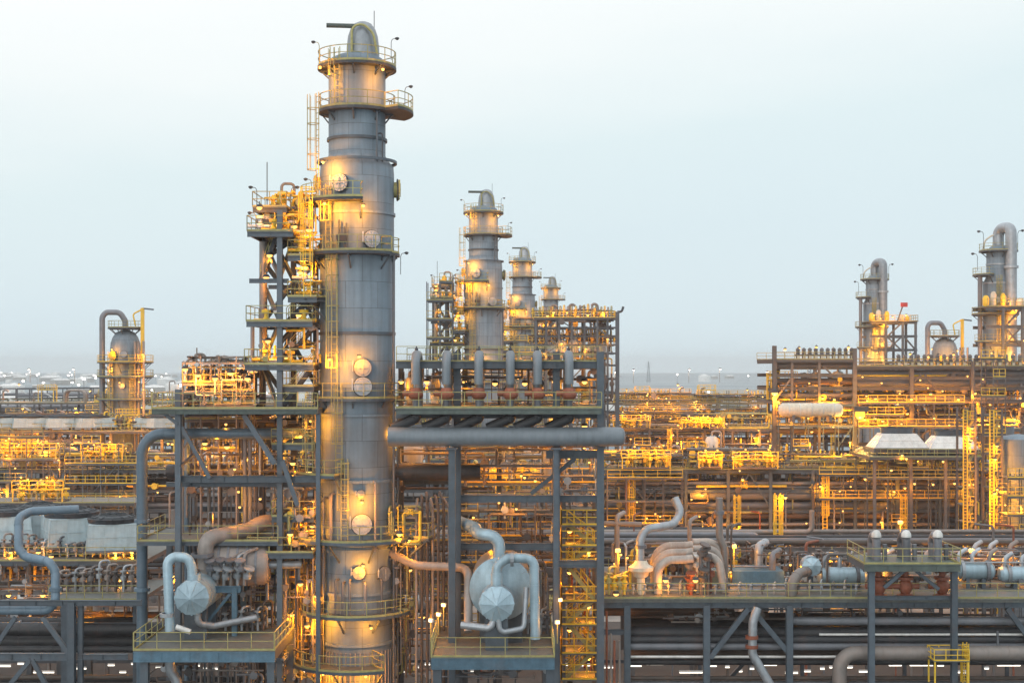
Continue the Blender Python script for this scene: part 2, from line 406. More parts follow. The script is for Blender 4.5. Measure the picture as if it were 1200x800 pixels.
def make_tower():
    c = (TX, 100.)
    t = thing('distillation_column', 'largest silvery column with ring platforms, standing nearest in front of the plant', 'column tower', (c[0], c[1], 0), 'great columns in a row')
    R = m_(43.2)
    MB().lathe([(R*.99, 0), (R*.99, zt(748)), (R, zt(745)), (R, zt(205)), (R*.985, zt(196)), (m_(35), zt(187)), (m_(33.2), zt(183)), (m_(33.2), zt(76)), (m_(30), zt(70)), (m_(22), zt(66)), (m_(19), zt(65))], Matrix.Translation((c[0], c[1], 0)), 56).build('shell', 'tower_clad', t)
    hx = c[0]+m_(7)
    MB().lathe([(m_(19.5), zt(78)), (m_(19), zt(56)), (m_(17.5), zt(44)), (m_(14.5), zt(35)), (m_(10), zt(29)), (m_(5), zt(26.6)), (0, zt(26))], Matrix.Translation((hx, c[1]-.1, 0)), 28).build('vapour_hood', 'clad', t)
    MB().tube([(hx-m_(11), c[1]-1.25, zt(66)), (hx-m_(11), c[1]-1.2, zt(36)), (hx+m_(2), c[1]-1.15, zt(32)), (hx+m_(14), c[1]-1.2, zt(44)), (hx+m_(18), c[1]-1.1, zt(66))], .09, 8, .9, 6).build('hood_pipe', 'yellow', t)
    MB().tube([(hx+m_(4), c[1]-.6, zt(33.5)), (c[0]-m_(34), c[1]-.9, zt(33.5))], .17, 8).build('davit_arm', 'deck_green', t)
    MB().bar((hx+m_(13), c[1], zt(60)), (hx+m_(13), c[1], zt(13)), .05).build('lightning_rod', 'steel_dark', t)
    for py, rr in ((165, 34.6), (191, 46), (252, 44.2), (391, 44.6), (485, 44.6), (561, 44.8), (640, 44.6), (690, 44.4), (748, 44.6)):
        MB().lathe([(m_(rr)-.12, zt(py)-.1), (m_(rr)+.04, zt(py)-.1), (m_(rr)+.04, zt(py)+.1), (m_(rr)-.12, zt(py)+.1)], Matrix.Translation((c[0], c[1], 0)), 48, False).build('stiffening_ring', 'steel' if py in (191, 391, 165) else 'tower_clad', t)
    # platforms
    ring_platform(t, c, zt(80), m_(20), m_(46), 0, 360, m='steel_dark')
    ring_platform(t, c, zt(131), m_(33), m_(45), 0, 360, m='steel_dark')
    ring_platform(t, c, zt(131)-.03, m_(45.2), m_(66), -38, 38, m='steel_dark', brk=False)
    ring_platform(t, c, zt(238), R, m_(66), 175, 282)
    ring_platform(t, c, zt(298), R, m_(62), 168, 316)
    ring_platform(t, c, zt(298)+.02, R, m_(50), 317, 375)
    ring_platform(t, c, zt(350), R, m_(72), 170, 222)
    ring_platform(t, c, zt(466), R, m_(51), 175, 365, m='steel')
    ring_platform(t, c, zt(552), R, m_(74), 168, 256, m='steel')
    ring_platform(t, c, zt(627), R, m_(72), 160, 338, m='steel')
    ring_platform(t, c, zt(627)+.03, R, m_(92), 339, 385, m='steel')
    ring_platform(t, c, zt(712), R, m_(66), 168, 345, m='steel')
    ring_platform(t, c, zt(771), R, m_(76), 165, 300, m='steel')
    # manholes and nozzles
    def ang(px): return -90+math.degrees(math.asin(max(-.99, min(.99, (px-418.5)/43.2))))
    manhole(t, c, R, ang(405), zt(220), m_(9.5)); manhole(t, c, R, ang(438), zt(284), m_(9.2)); manhole(t, c, R, ang(429), zt(431), m_(9.5)); manhole(t, c, R, ang(429), zt(452), m_(10))
    manhole(t, c, R, ang(427), zt(574), m_(4.5)); manhole(t, c, R, ang(428), zt(609), m_(11)); manhole(t, c, R, ang(380), zt(650), m_(10), 'clad')
    manhole(t, c, R, 8, zt(222), m_(11.5), 'yellow'); manhole(t, c, R, 187, zt(216), m_(9.5), 'yellow_bright'); manhole(t, c, R, ang(450), zt(667), m_(8), 'clad'); manhole(t, c, R, ang(425), zt(664), m_(7), 'clad')
    # caged ladders
    for px, p0, p1, rr in ((399, 131, 80, 33.2), (381, 238, 131, 46), (392, 298, 238, 43.5), (399, 466, 300, 43.5), (404, 552, 466, 43.5), (410, 627, 552, 43.5), (376, 712, 627, 52), (384, 771, 712, 43.5)):
        a = rad(ang(px)); rr = m_(rr)+.22; p = (c[0]+rr*math.cos(a), c[1]+rr*math.sin(a))
        if px == 399 and p0 == 131: a = rad(-122); p = (c[0]+rr*math.cos(a), c[1]+rr*math.sin(a))
        l = ladder_mb(p, zt(p0), zt(p1)+1.1, a).build('ladder', 'yellow', t)
        cage_mb(p, zt(p0), zt(p1), a).build('cage', 'yellow', l)
    # pipes that run down the shell
    for px, p0, p1, r, mm in ((458, 300, 800, .10, 'pipe_grey'), (463, 480, 800, .07, 'steel'), (377, 400, 800, .09, 'pipe_pink'), (447, 135, 300, .08, 'steel'), (453, 160, 298, .05, 'steel_dark'), (385, 640, 800, .12, 'pipe_brown'), (441, 560, 640, .09, 'pipe_pink'), (396, 575, 627, .11, 'pipe_pink'), (388, 580, 700, .1, 'pipe_grey')):
        a = rad(ang(px)); rr = R+.35 if p0 > 200 else R-.2
        q = (c[0]+rr*math.cos(a), c[1]+rr*math.sin(a)); q0 = (c[0]+(rr-.5)*math.cos(a), c[1]+(rr-.5)*math.sin(a))
        MB().tube([(*q0, zt(p0)), (*q, zt(p0)), (*q, max(.0, zt(p1) if p1 < 800 else 0))], r, 8, .2, 4).build('riser_pipe', mm, t)
    # cluster of gauges and thin pipes at the low platforms
    for i, px in enumerate((402, 409, 416, 431, 446)):
        a = rad(ang(px)); rr = R+.5; q = (c[0]+rr*math.cos(a), c[1]+rr*math.sin(a)); q0 = (c[0]+(R-.1)*math.cos(a), c[1]+(R-.1)*math.sin(a))
        MB().tube([(*q0, zt(672+3*(i % 2))), (*q, zt(672+3*(i % 2))), (*q, zt(711))], .09, 8, .2, 4).build('level_bridle', 'pipe_grey', t)
    for i, px in enumerate((404, 412, 410)):
        a = rad(ang(px)); rr = R+.22; q = (c[0]+rr*math.cos(a), c[1]+rr*math.sin(a))
        MB().tube([(*q, zt(296)), (*q, zt(262+4*i))], .06, 6).build('gauge_pipe', 'steel', t)
    a = rad(ang(407)); q = (c[0]+(R+.25)*math.cos(a), c[1]+(R+.25)*math.sin(a), zt(283)); MB().box(q, (.75, .3, .45)).build('junction_box', 'steel_dark', t)
    # insulated vertical flutes on the skirt
    for k in range(26):
        a = rad(180+7.2*k); q = (c[0]+(R+.03)*math.cos(a), c[1]+(R+.03)*math.sin(a))
        MB().bar((*q, 0), (*q, zt(756)), .09).build('skirt_rib', 'pipe_pink', t)
    return t
tower0 = make_tower()
# lamps of one column, as offsets from its axis: (photo px, photo py, stand-off metres, power)
TL = [(396, 86, 1.1, 300), (440, 88, .9, 200), (396, 196, .9, 420), (398, 243, 1.0, 420), (428, 246, .9, 260), (384, 303, 1.3, 330), (402, 419, 1.0, 330), (425, 416, .9, 200), (386, 489, 1.0, 260), (427, 580, .9, 420), (395, 582, 1.2, 140), (428, 652, .8, 300), (388, 634, 1.0, 170), (392, 716, .9, 330), (434, 722, .9, 230), (396, 775, .9, 420), (430, 776, .9, 300)]
def tower_lamps(dx, dy, which, k):
    for i, (px, py, so, pw) in enumerate(TL):
        if k > 1 and py > 480: continue
        R = m_(33.2) if py < 187 else m_(43.2)
        so += .3; s = max(-.97, min(.97, (px-418.5)/16./R)); a = math.asin(s)-PI/2
        p = (TX+(R+so)*math.cos(a)+dx, 100+(R+so)*math.sin(a)+dy, zt(py)-.0)
        pw *= 1.6 if py < 560 else 1.35
        lamp('bulk', p, 'glowing bulkhead lamp on the %s column, %s from its top' % (which, nth(i+1)), 'work lamps on the great columns', pw*k, a+PI/2, 1., rad=.25)
TOWERS = [(0, 0, 'nearest great silvery'), (X(566.5, 195)-TX, 95, 'second great silvery'), (X(612, 288)-TX, 188, 'third great silvery'), (X(645.5, 385)-TX, 285, 'fourth great silvery')]
TLAB = [None, 'second tall silvery column of the row, behind the right hand relief valve deck', 'third silvery column of the row, pinkish and lit between two others', 'fourth and smallest silvery column at the far end of the row']
for i, (dx, dy, w) in enumerate(TOWERS):
    if i:
        t = copy_tree(tower0); t.location = (TX+dx, 100+dy, 0); t['label'] = TLAB[i]
    tower_lamps(dx, dy, w, 1.0 if i == 0 else 1.05)
# dark gooseneck lamps on the top railings
for i, (dx, dy, w) in enumerate(TOWERS):
    for j, (px, py, rz, wh) in enumerate(((375, 76, PI, 'its left top rail'), (459, 72, 0, 'its right top rail'), (475, 128, 0, 'the second rail on its right'), (470, 322, 0, 'the middle platform on its right'), (366, 236, PI, 'the middle platform on its left'))):
        lamp('pole', (X(px, 100)+dx, 99.6+dy, Z(py, 100)), 'unlit gooseneck lamp of the %s column, on %s' % (w, wh), 'unlit gooseneck lamps on the great columns', 0, rz, .68, lit=False, pm='yellow' if j == 0 else 'steel')
# ------------------------------------------------------------------ steel stair tower beside each great column
def stair_flight_mb(a, b, w=.9, n=12, y=None):
    """stringers and treads from a up to b, running mainly along x"""
    m = MB(); a, b = Vector(a), Vector(b)
    for s in (-w/2, w/2): m.bar(a+Vector((0, s, 0)), b+Vector((0, s, 0)), .06, .28)
    for i in range(n):
        p = a.lerp(b, (i+.5)/n); m.box(p, (.26, w-.08, .04))
    return m
def stair_rail_mb(a, b, w=.9):
    m = MB(); a, b = Vector(a), Vector(b); up = Vector((0, 0, 1))
    for s in (-w/2, w/2):
        o = Vector((0, s, 0)); m.bar(a+o+up, b+o+up, .05); m.bar(a+o+up*.5, b+o+up*.5, .04)
        for i in range(5): p = a.lerp(b, i/4)+o; m.bar(p, p+up, .05)
    return m
def make_side_tower():
    t = thing('stair_tower', 'open grey steel stair tower with yellow railings against the left of the nearest great column', 'steel tower', (X(338, 100), 100., 0), 'stair towers beside the great columns')
    cols = {'a': (X(328, 97), 97.), 'b': (X(344, 103.5), 103.5), 'c': (X(306, 101), 101.5), 'd': (X(369, 104), 104.5)}
    tops = {'a': 252, 'b': 262, 'c': 262, 'd': 300}
    for k, (x, y) in cols.items(): MB().hsec((x, y, 0), (x, y, zt(tops[k])), .38, .4).build('column', 'steel' if k == 'a' else 'steel_dark', t)
    for py, pl, pr, ya, yb, rl in ((246, 302, 341, 98, 103, 1), (276, 300, 352, 96.6, 104.8, 1), (328, 301, 346, 97, 104.8, 0), (350, 345, 378, 97, 104.8, 1), (303, 345, 374, 97, 104.8, 1), (452, 335, 374, 97.2, 104.8, 1), (518, 326, 374, 97.2, 104.8, 1), (600, 326, 374, 97.2, 104.8, 1), (378, 299, 374, 96.6, 104.8, 1), (427, 297, 375, 96.6, 104.8, 1), (560, 205, 375, 97.4, 97.8, 0), (640, 300, 375, 96.6, 104, 1)):
        z = zt(py); x0, x1 = X(pl, 100), X(pr, 100)
        if rl:
            d = MB().box(((x0+x1)/2, (ya+yb)/2, z-.04), (x1-x0, yb-ya, .08)).build('platform', 'deck', t)
            rail_mb([(x0, yb, z), (x0, ya, z), (x1, ya, z), (x1, yb, z)], .055).build('handrail', 'yellow', d)
        for y in (ya+.1, yb-.1): MB().hsec((x0, y, z-.25), (x1, y, z-.25), .18, .32).build('beam', 'steel', t)
        if rl:
            for x in (x0+.15, (x0+x1)/2, x1-.15): MB().bar((x, ya+.2, z-.22), (x, yb-.2, z-.22), .16, .24).build('crossbeam', 'steel_dark', t)
    for (p, q) in ((('a', 300), ('d', 378)), (('a', 328), ('b', 276)), (('b', 328), ('c', 378)), (('a', 378), ('c', 328)), (('a', 427), ('b', 378)), (('a', 480), ('c', 427)), (('c', 276), ('a', 328)), (('a', 350), ('d', 303)), (('a', 403), ('d', 350)), (('c', 427), ('a', 378)), (('b', 403), ('d', 452)), (('c', 303), ('b', 276)), (('a', 518), ('d', 480)), (('a', 600), ('d', 560)), (('b', 480), ('c', 427)), (('b', 350), ('c', 303))):
        u = (*cols[p[0]], zt(p[1])); v = (*cols[q[0]], zt(q[1])); MB().bar(u, v, .24, .28).build('brace', 'steel', t)
    # stairs climbing right
    for (pa, ya, pb, yb, Yc) in ((332, 427, 372, 380, 99.5), (340, 378, 368, 350, 98.8), (308, 328, 326, 277, 99.6), (333, 480, 372, 428, 98.2)):
        f = stair_flight_mb((X(pa, 100), Yc, zt(ya)), (X(pb, 100), Yc, zt(yb))).build('stair_flight', 'steel_dark', t)
        stair_rail_mb((X(pa, 100), Yc, zt(ya)), (X(pb, 100), Yc, zt(yb))).build('handrail', 'yellow', f)
    # thermosyphon riser up the left side, capped with elbow
    MB().tube([(X(307.5, 99), 99.4, zt(430)), (X(307.5, 99), 99.4, zt(284))], m_(4.6), 14).build('riser_pipe', 'pipe_pink', t)
    MB().tube([(X(294, 99), 99.6, zt(425)), (X(294, 99), 99.6, zt(379)), (X(305, 99), 99.6, zt(377))], .15, 8, .5).build('bypass_pipe', 'pipe_grey', t)
    # top equipment: two small drums, valves, manifold
    for px, y, py0, py1, r, mm in ((314, 99, 275, 250, 6, 'clad_pale'), (330, 100.5, 246, 222, 6, 'yellow_bright'), (349, 101, 276, 236, 5, 'yellow'), (361, 100, 276, 240, 7, 'clad_pale')):
        r = m_(r); z0, z1 = zt(py0)+.25, zt(py1); x = X(px, y)
        MB().lathe([(0, z0), (r*.7, z0+.1), (r, z0+.3), (r, z1-.3), (r*.7, z1-.1), (0, z1)], Matrix.Translation((x, y, 0)), 16).build('small_drum', mm, t)
        MB().tube([(x, y, z1-.1), (x, y, z1+.5), (x+.9, y+.2, z1+.5), (x+.9, y+.2, z0)], .11, 8, .3).build('drum_pipe', 'pipe_pink', t)
    for i, (px, py, y) in enumerate(((305, 262, 97.5), (321, 266, 97.2), (336, 270, 97.6), (343, 268, 98), (320, 240, 98.5), (352, 290, 97.6), (357, 322, 98), (362, 340, 98.4), (312, 372, 98), (326, 373, 97.8), (340, 420, 98), (356, 372, 98), (330, 419, 98.5), (310, 418, 99))):
        x = X(px, y); z = Z(py, y)
        m = MB().lathe([(.05, -.35), (.28, -.3), (.3, -.1), (.16, 0), (.16, .3), (.34, .36), (.34, .55), (.05, .6)], Matrix.Translation((x, y, z)), 10)
        m.tube([(x-.9, y, z-.2), (x+.9, y, z-.2)], .12, 8)
        m.build('valve', 'yellow_bright' if i % 3 else 'clad_pale', t)
    MB().tube([(X(300, 98.5), 98.5, zt(262)), (X(348, 98.5), 98.5, zt(262)), (X(348, 98.5), 98.5, zt(300))], .16, 10, .5).build('manifold', 'pipe_pink', t)
    MB().bar((X(313, 100), 100, zt(250)), (X(313, 100), 100, zt(190)), .06).build('antenna_mast', 'steel_dark', t)
    p = (X(360, 97), 97.); l = ladder_mb(p, zt(350), zt(240), -PI/2).build('ladder', 'yellow_bright', t); cage_mb(p, zt(350), zt(240), -PI/2).build('cage', 'yellow_bright', l)
    p = (X(362, 97), 97.2); l = ladder_mb(p, zt(560), zt(480), -PI/2).build('ladder', 'yellow', t); cage_mb(p, zt(560), zt(480), -PI/2).build('cage', 'yellow', l)
    return t
side0 = make_side_tower(); SX = X(338, 100)
STL = [(304, 236, 97, 200), (322, 256, 97.4, 260), (345, 258, 97.5, 120), (362, 262, 97, 110), (316, 292, 99, 170), (352, 312, 98, 200), (312, 318, 98.2, 150), (350, 362, 98, 130), (314, 392, 98.2, 260), (356, 418, 98.6, 130), (334, 412, 98.6, 120), (352, 503, 98.6, 170), (343, 535, 98.5, 170), (362, 545, 99, 100)]
for i, (dx, dy, w) in enumerate(TOWERS):
    if i:
        t = copy_tree(side0); t.location = (SX+dx, 100+dy, 0); t['label'] = 'open steel stair tower standing on the left of the %s column' % w
    for j, (px, py, Y, pw) in enumerate(STL):
        if i and j in (8, 10, 11, 12, 13, 14): continue
        if i > 1 and j in (1, 3, 4, 6, 7, 9): continue
        lamp('drop', (X(px, Y)+dx, Y+dy, Z(py, Y)), 'glowing lamp in the stair tower by the %s column, %s from the top' % (w, nth(j+1)), 'work lamps in the stair towers', pw*(.75 if i == 0 else .8), 0)
    for j, (px, py, rz) in enumerate(((301, 246, PI), (341, 246, 0), (352, 270, PI), (300, 276, PI))):
        if i < 3: lamp('pole', (X(px, 97.2)+dx, 97.2+dy, Z(py, 97.2)), 'unlit lamp on the stair tower by the %s column, %s from the left' % (w, nth((2, 3, 4, 1)[j])), 'unlit gooseneck lamps on the stair towers', 0, rz, .7, lit=False, pm='steel')
# ================================================================== left deck and its steel at the first train
def steel_frame(label, cols, beams, braces, m='steel', cat='steel frame', group=None, name='steel_structure', w=.4):
    """cols (x,y,z0,z1[,w]); beams/braces (p,q,w,h)"""
    c0 = cols[0] if cols else beams[0][0]
    t = thing(name, label, cat, (c0[0], c0[1], 0), group)
    for c in cols:
        ww = c[4] if len(c) > 4 else w
        MB().hsec((c[0], c[1], c[2]), (c[0], c[1], c[3]), ww, ww).build('column', m, t)
    for (p, q, bw, bh) in beams: MB().hsec(p, q, bw, bh).build('beam', m, t)
    for (p, q, bw, bh) in braces: MB().bar(p, q, bw, bh).build('brace', m, t)
    return t
def Q(px, py, Y): return tuple(P(px, py, Y))
fr = steel_frame('blue grey steel frame carrying the long deck at the left of the nearest great column',
    [(X(209, 96), 96, 0, Z(456, 96)), (X(222, 106), 106, 0, Z(482, 106)), (X(345, 106), 106.3, 0, Z(484, 106)), (X(279, 106), 106, 0, Z(484, 106)), (X(373, 96), 96, 0, Z(484, 96), .3)],
    [((X(181, 96), 96.0, Z(481.5, 96)), (X(374, 96), 96.0, Z(481.5, 96)), .3, .45), ((X(200, 106), 106., Z(483, 106)), (X(380, 106), 106., Z(483, 106)), .3, .45),
     (Q(208, 561, 96.3), Q(372, 561, 96.3), .25, .5), (Q(205, 640, 106), Q(372, 640, 106), .25, .4), (Q(215, 596, 105.5), Q(372, 596, 105.5), .25, .4)],
    [(Q(211, 546, 95.8), Q(228, 532, 98), .18, .18), (Q(192, 484, 95.8), Q(208, 497, 95.8), .18, .2), (Q(286, 486, 96), Q(322, 543, 96), .3, .36), (Q(331, 540, 96), Q(349, 592, 96), .26, .32), (Q(300, 486, 105.5), Q(321, 530, 105.5), .3, .36), (Q(213, 500, 96), Q(246, 560, 96), .22, .26), (Q(250, 500, 105), Q(222, 560, 105), .22, .26), (Q(250, 486, 105), Q(275, 540, 105), .22, .26)])
dk = deck_thing('steel_deck', 'long railed steel deck with brown pipe cluster, left of the nearest great column', X(181, 96), X(374, 96), 95.2, 106.6, Z(479, 95.2), 'fl', th=.3, fascia='deck_green', beams=8)
# cage ladder and small equipment under deck
for i, (px, Y, r, mm) in enumerate(((219, 103, .2, 'pipe_blue'), (228, 104, .16, 'pipe_grey'), (245, 103, .14, 'pipe_pink'), (287, 99, .16, 'pipe_grey'), (293, 99, .16, 'pipe_grey'), (258, 104, .18, 'pipe_brown'), (302, 104, .12, 'pipe_brown'))):
    pipe([(X(px, Y), Y, Z(478, Y)), (X(px, Y), Y, 0)], r, mm, 'vertical %s pipe below the long left deck, %s from the left' % ({'pipe_blue': 'blue grey', 'pipe_grey': 'grey', 'pipe_pink': 'pinkish', 'pipe_brown': 'brown'}[mm], nth((1, 2, 3, 5, 6, 4, 7)[i])), 'vertical pipes below the left deck', n=10)
pipe([(X(166.5, 98), 98, 0), (X(166.5, 98), 98, Z(508, 98)), (X(340, 98), 98, Z(508, 98)), (X(362, 98), 101, Z(508, 98))], S(6.4, 98), 'pipe_blue', 'thick blue grey pipe with one elbow, rising at the left end of the long deck', bend=1.5, n=18, flanges=[(Q(166.5, 610, 98), (0, 0, 1)), (Q(166.5, 690, 98), (0, 0, 1))], fm='pipe_blue')
pipe([(X(196, 104), 104, Z(552, 104)), (X(372, 104), 104, Z(552, 104))], S(8, 104), 'pipe_dark', 'fat dark pipe passing behind the left steel frame to the great column', n=16)
pipe([(X(225, 103), 103, Z(495, 103)), (X(374, 103), 103, Z(495, 103))], S(5.5, 103), 'pipe_dark', 'dark pipe tucked right under the left railed deck', n=14)
# pipe cluster on the left deck: a row of small reliefs over a brown header
zd = Z(479, 95.2)
hd = thing('valve_header', 'brown header with a row of small upright valves on the left deck', 'valve header', (X(252, 101), 101, zd), None)
MB().tube([(X(214, 101), 101, zd+1.0), (X(300, 101), 101, zd+1.0)], .2, 12).build('header', 'pipe_pink', hd)
MB().tube([(X(214, 102.5), 102.5, zd+2.1), (X(300, 102.5), 102.5, zd+2.1)], .16, 10).build('upper_header', 'pipe_brown', hd)
for k in range(14):
    x = X(218+6.2*k, 101)
    m = MB().tube([(x, 101, zd+1.2), (x, 101, zd+2.6), (x, 102.4, zd+2.6), (x, 102.5, zd+2.1)], .12, 8, .3, 4)
    m.lathe([(.05, 0), (.24, .05), (.24, .3), (.1, .36), (.1, .6), (.22, .62), (.22, .72), (0, .75)], Matrix.Translation((x, 100.7, zd+1.7)), 9); m.build('valve', 'steel_brown' if k % 3 else 'clad_pale', hd)
for k in range(5): MB().box((X(220+18*k, 101), 101, zd+.3), (.25, 1.0, .6)).build('support', 'steel', hd)
for i, (px, Y, h, r, mm) in enumerate(((219, 104, 3.0, .4, 'pipe_pink'), (228, 105, 3.4, .42, 'cream'), (243, 105, 2.9, .4, 'clad'), (264, 105, 2.8, .45, 'cream'), (288, 105, 3.2, .4, 'clad'))):
    t = thing('small_vessel', '%s slim upright vessel on the left railed deck, %s from the left' % ('cream' if mm == 'cream' else 'grey', nth((1, 2, 3, 4, 5)[i])), 'vessel', (X(px, Y), Y, zd), 'upright vessels on the left deck')
    MB().lathe([(0, .5), (r*.7, .6), (r, .9), (r, h-.4), (r*.7, h-.1), (0, h)], Matrix.Translation((X(px, Y), Y, zd)), 18).build('shell', mm, t)
    for a in (45, 135, 225, 315): MB().bar((X(px, Y)+r*.8*math.cos(rad(a)), Y+r*.8*math.sin(rad(a)), zd), (X(px, Y)+r*.8*math.cos(rad(a)), Y+r*.8*math.sin(rad(a)), zd+1), .12).build('leg', 'steel', t)
    MB().tube([(X(px, Y), Y, zd+h-.1), (X(px, Y), Y, zd+h+.5), (X(px, Y)+r+.4, Y, zd+h+.5), (X(px, Y)+r+.4, Y, zd+.4)], .1, 8, .3).build('overhead_pipe', 'pipe_pink', t)
for i, (px, py, Y, pw) in enumerate(((217, 425, 99, 260), (232, 432, 99.5, 220), (252, 436, 98.5, 240), (270, 430, 99, 240), (290, 436, 98.5, 220), (240, 512, 101, 200), (266, 516, 100, 200), (310, 515, 101, 200), (350, 590, 101, 150), (232, 525, 102, 200), (290, 530, 103, 160))):
    lamp('drop', (X(px, Y), Y, Z(py, Y)), 'glowing lamp %s the left railed deck, %s' % ('over' if py < 475 else 'under', nth(i+1 if py < 475 else i-4)+' of its row from the left'), 'work lamps around the left deck', pw)
# mezzanine with yellow rails
dz = deck_thing('mezzanine_deck', 'small yellow railed mezzanine halfway down the left steel frame', X(168, 98), X(330, 98), 96.4, 104, Z(634, 96.4), 'fl', th=.25, legs=[(X(168, 98)+.5, 103.5)])
# ================================================================== relief valve deck right of the column
zu, zl = Z(424, 96), Z(478, 94)
fr = steel_frame('navy steel frame under the relief valve deck, right of the nearest great column',
    [(X(536, 97), 97, 0, Z(412, 97), .5), (X(652, 97), 97, 0, Z(412, 97), .5), (X(703.5, 96), 96, 0, Z(412, 96), .5), (X(470, 106), 106, 0, Z(424, 106)), (X(545, 106), 106, 0, Z(424, 106)), (X(655, 106), 106, 0, Z(424, 106)), (X(700, 106), 106, 0, Z(424, 106)), (X(585, 106), 106, 0, Z(484, 106))],
    [(Q(464, 427.5, 96), Q(706, 427.5, 96), .3, .5), (Q(464, 485, 96.4), Q(706, 485, 96.4), .3, .6), (Q(464, 428, 106), Q(700, 428, 106), .3, .5), (Q(464, 485, 106), Q(700, 485, 106), .3, .5), (Q(530, 584, 97.4), Q(704, 584, 97.4), .3, .5), (Q(470, 564, 106), Q(704, 564, 106), .25, .4), (Q(652, 660, 96.4), Q(704, 660, 96.4), .3, .5), (Q(640, 532, 97), Q(703, 532, 97), .3, .6), (Q(652, 640, 97.4), Q(530, 640, 97.4), .25, .5)],
    [(Q(622, 578, 97.3), Q(674, 537, 97.3), .25, .3), (Q(652, 600, 105), Q(700, 660, 105), .25, .3), (Q(500, 440, 106), Q(540, 478, 106), .22, .28)], m='steel')
up = deck_thing('steel_deck', 'upper railed deck running over the bent relief pipes', X(464, 96), X(705, 96), 96.4, 106.2, zu, 'fb', th=.28, fascia='deck_green', beams=7)
lo = deck_thing('steel_deck', 'lower railed deck carrying the red brown relief valves', X(464, 94), X(705, 94), 93.9, 106.4, zl, 'f', th=.35, fascia='deck_green', beams=7)
YH = 94.9; hz = Z(511.5, YH); hr = S(11.3, YH)
hdr = thing('header_pipe', 'very fat blue grey header pipe with rounded end jutting out beside the great column', 'header pipe', (X(600, YH), YH, hz-hr), None)
xe = X(733, YH)
prof = [(hr, xe-X(455, YH)-hr*.62)]
me = axis_m((X(455, YH), YH, hz), (1, 0, 0))
MB().lathe([(0, 0), (hr, 0), (hr, xe-X(455, YH)-hr*.75), (hr*.93, xe-X(455, YH)-hr*.4), (hr*.75, xe-X(455, YH)-hr*.16), (hr*.4, xe-X(455, YH)-.03), (0, xe-X(455, YH))], me, 32).build('shell', 'pipe_slate', hdr)
for px in (500, 603, 676): MB().lathe([(hr-.02, -.05), (hr+.035, -.05), (hr+.035, .05), (hr-.02, .05)], axis_m((X(px, YH), YH, hz), (1, 0, 0)), 32, False).build('weld_band', 'pipe_slate', hdr)
for i, (px, Y) in enumerate(((529.5, 94.7), (651.5, 94.7))):
    m = MB().box((X(px, Y), Y+.2, (Z(526, Y))/2), (S(8 if i == 0 else 6, Y), .55, Z(526, Y))); m.box((X(px, Y), Y+.2, Z(526, Y)+.04), (S(12, Y), 1.2, .1))
    tag(m.build('pipe_stand', 'steel'), 'heavy grey post propping the fat header pipe, %s the great column' % ('closer to' if i == 0 else 'farther from'), 'pipe stand', 'posts under the fat header pipe')
RX = (487, 523, 561, 598, 630, 667)
rv0 = None
for i, px in enumerate(RX):
    Y = 95.2; x = X(px, Y); zc = Z(455, Y); ztp = Z(410, Y); r = S(5.3, Y)
    if rv0 is None:
        rv0 = thing('relief_pipe', '', 'relief pipe', (x, Y, zl), 'bent relief pipes on the valve deck')
        MB().tube([(x, Y, zc+.3), (x, Y, ztp-r), (x, Y+3.2, ztp-r), (x, Y+3.2, zl+.02)], r, 16, .95, 8).build('bend', 'pipe_slate', rv0)
        MB().lathe([(r*.9, -.35), (r*1.25, -.28), (r*1.7, -.1), (r*1.7, .04), (r*1.45, .1), (r*1.3, .3), (r*1.05, .42), (r, .46)], Matrix.Translation((x, Y, zc-.42)), 18).build('relief_valve', 'rust', rv0)
        MB().tube([(x, Y, zc-.35), (x-.9, Y-.05, zc-.35)], .2, 10).build('side_port', 'rust', rv0)
        MB().tube([(x, Y, zc-.6), (x, Y, zl+.02)], r*.72, 14).build('inlet_pipe', 'pipe_grey', rv0)
        MB().lathe([(.02, 0), (.12, .02), (.12, .16), (.05, .2), (.05, .3), (0, .31)], Matrix.Translation((x, Y+.9, ztp-.03)), 8).build('vent_cap', 'steel_dark', rv0)
        MB().tube([(x, Y, Z(487, Y)), (x, Y, Z(490, Y)), (x-1.6, Y, Z(500, Y)-.1)], r*1.15, 14, .6, 6).build('tail_pipe', 'pipe_dark', rv0)
        o = rv0
    else: o = copy_tree(rv0)
    o.location = (x, Y, zl); o['label'] = 'bent silver relief pipe with red brown valve, %s from the great column' % nth(i+1)
pipe([(X(455, 100), 100, Z(552.5, 100)), (X(558, 100), 100, Z(552.5, 100)), (X(563, 100), 100, Z(552.5, 100))], S(10, 100), 'pipe_dark', 'short fat dark brown pipe stub below the header pipe', n=20)
# bundle of thin brown risers
for i in range(7):
    Y = 98.5+.5*(i % 2); px = 488+6.4*i
    pipe([(X(px, Y), Y, 0), (X(px, Y), Y, Z(596-4*(i % 3), Y)), (X(px-3-i, Y), Y+3.5, Z(590-4*(i % 3), Y))], S(1.7, Y), 'pipe_brown' if i % 3 else 'pipe_pink', 'thin brown riser in the upright bundle right of the great column, %s from the left' % nth(i+1), 'bundle of thin brown risers', bend=.6, n=8)
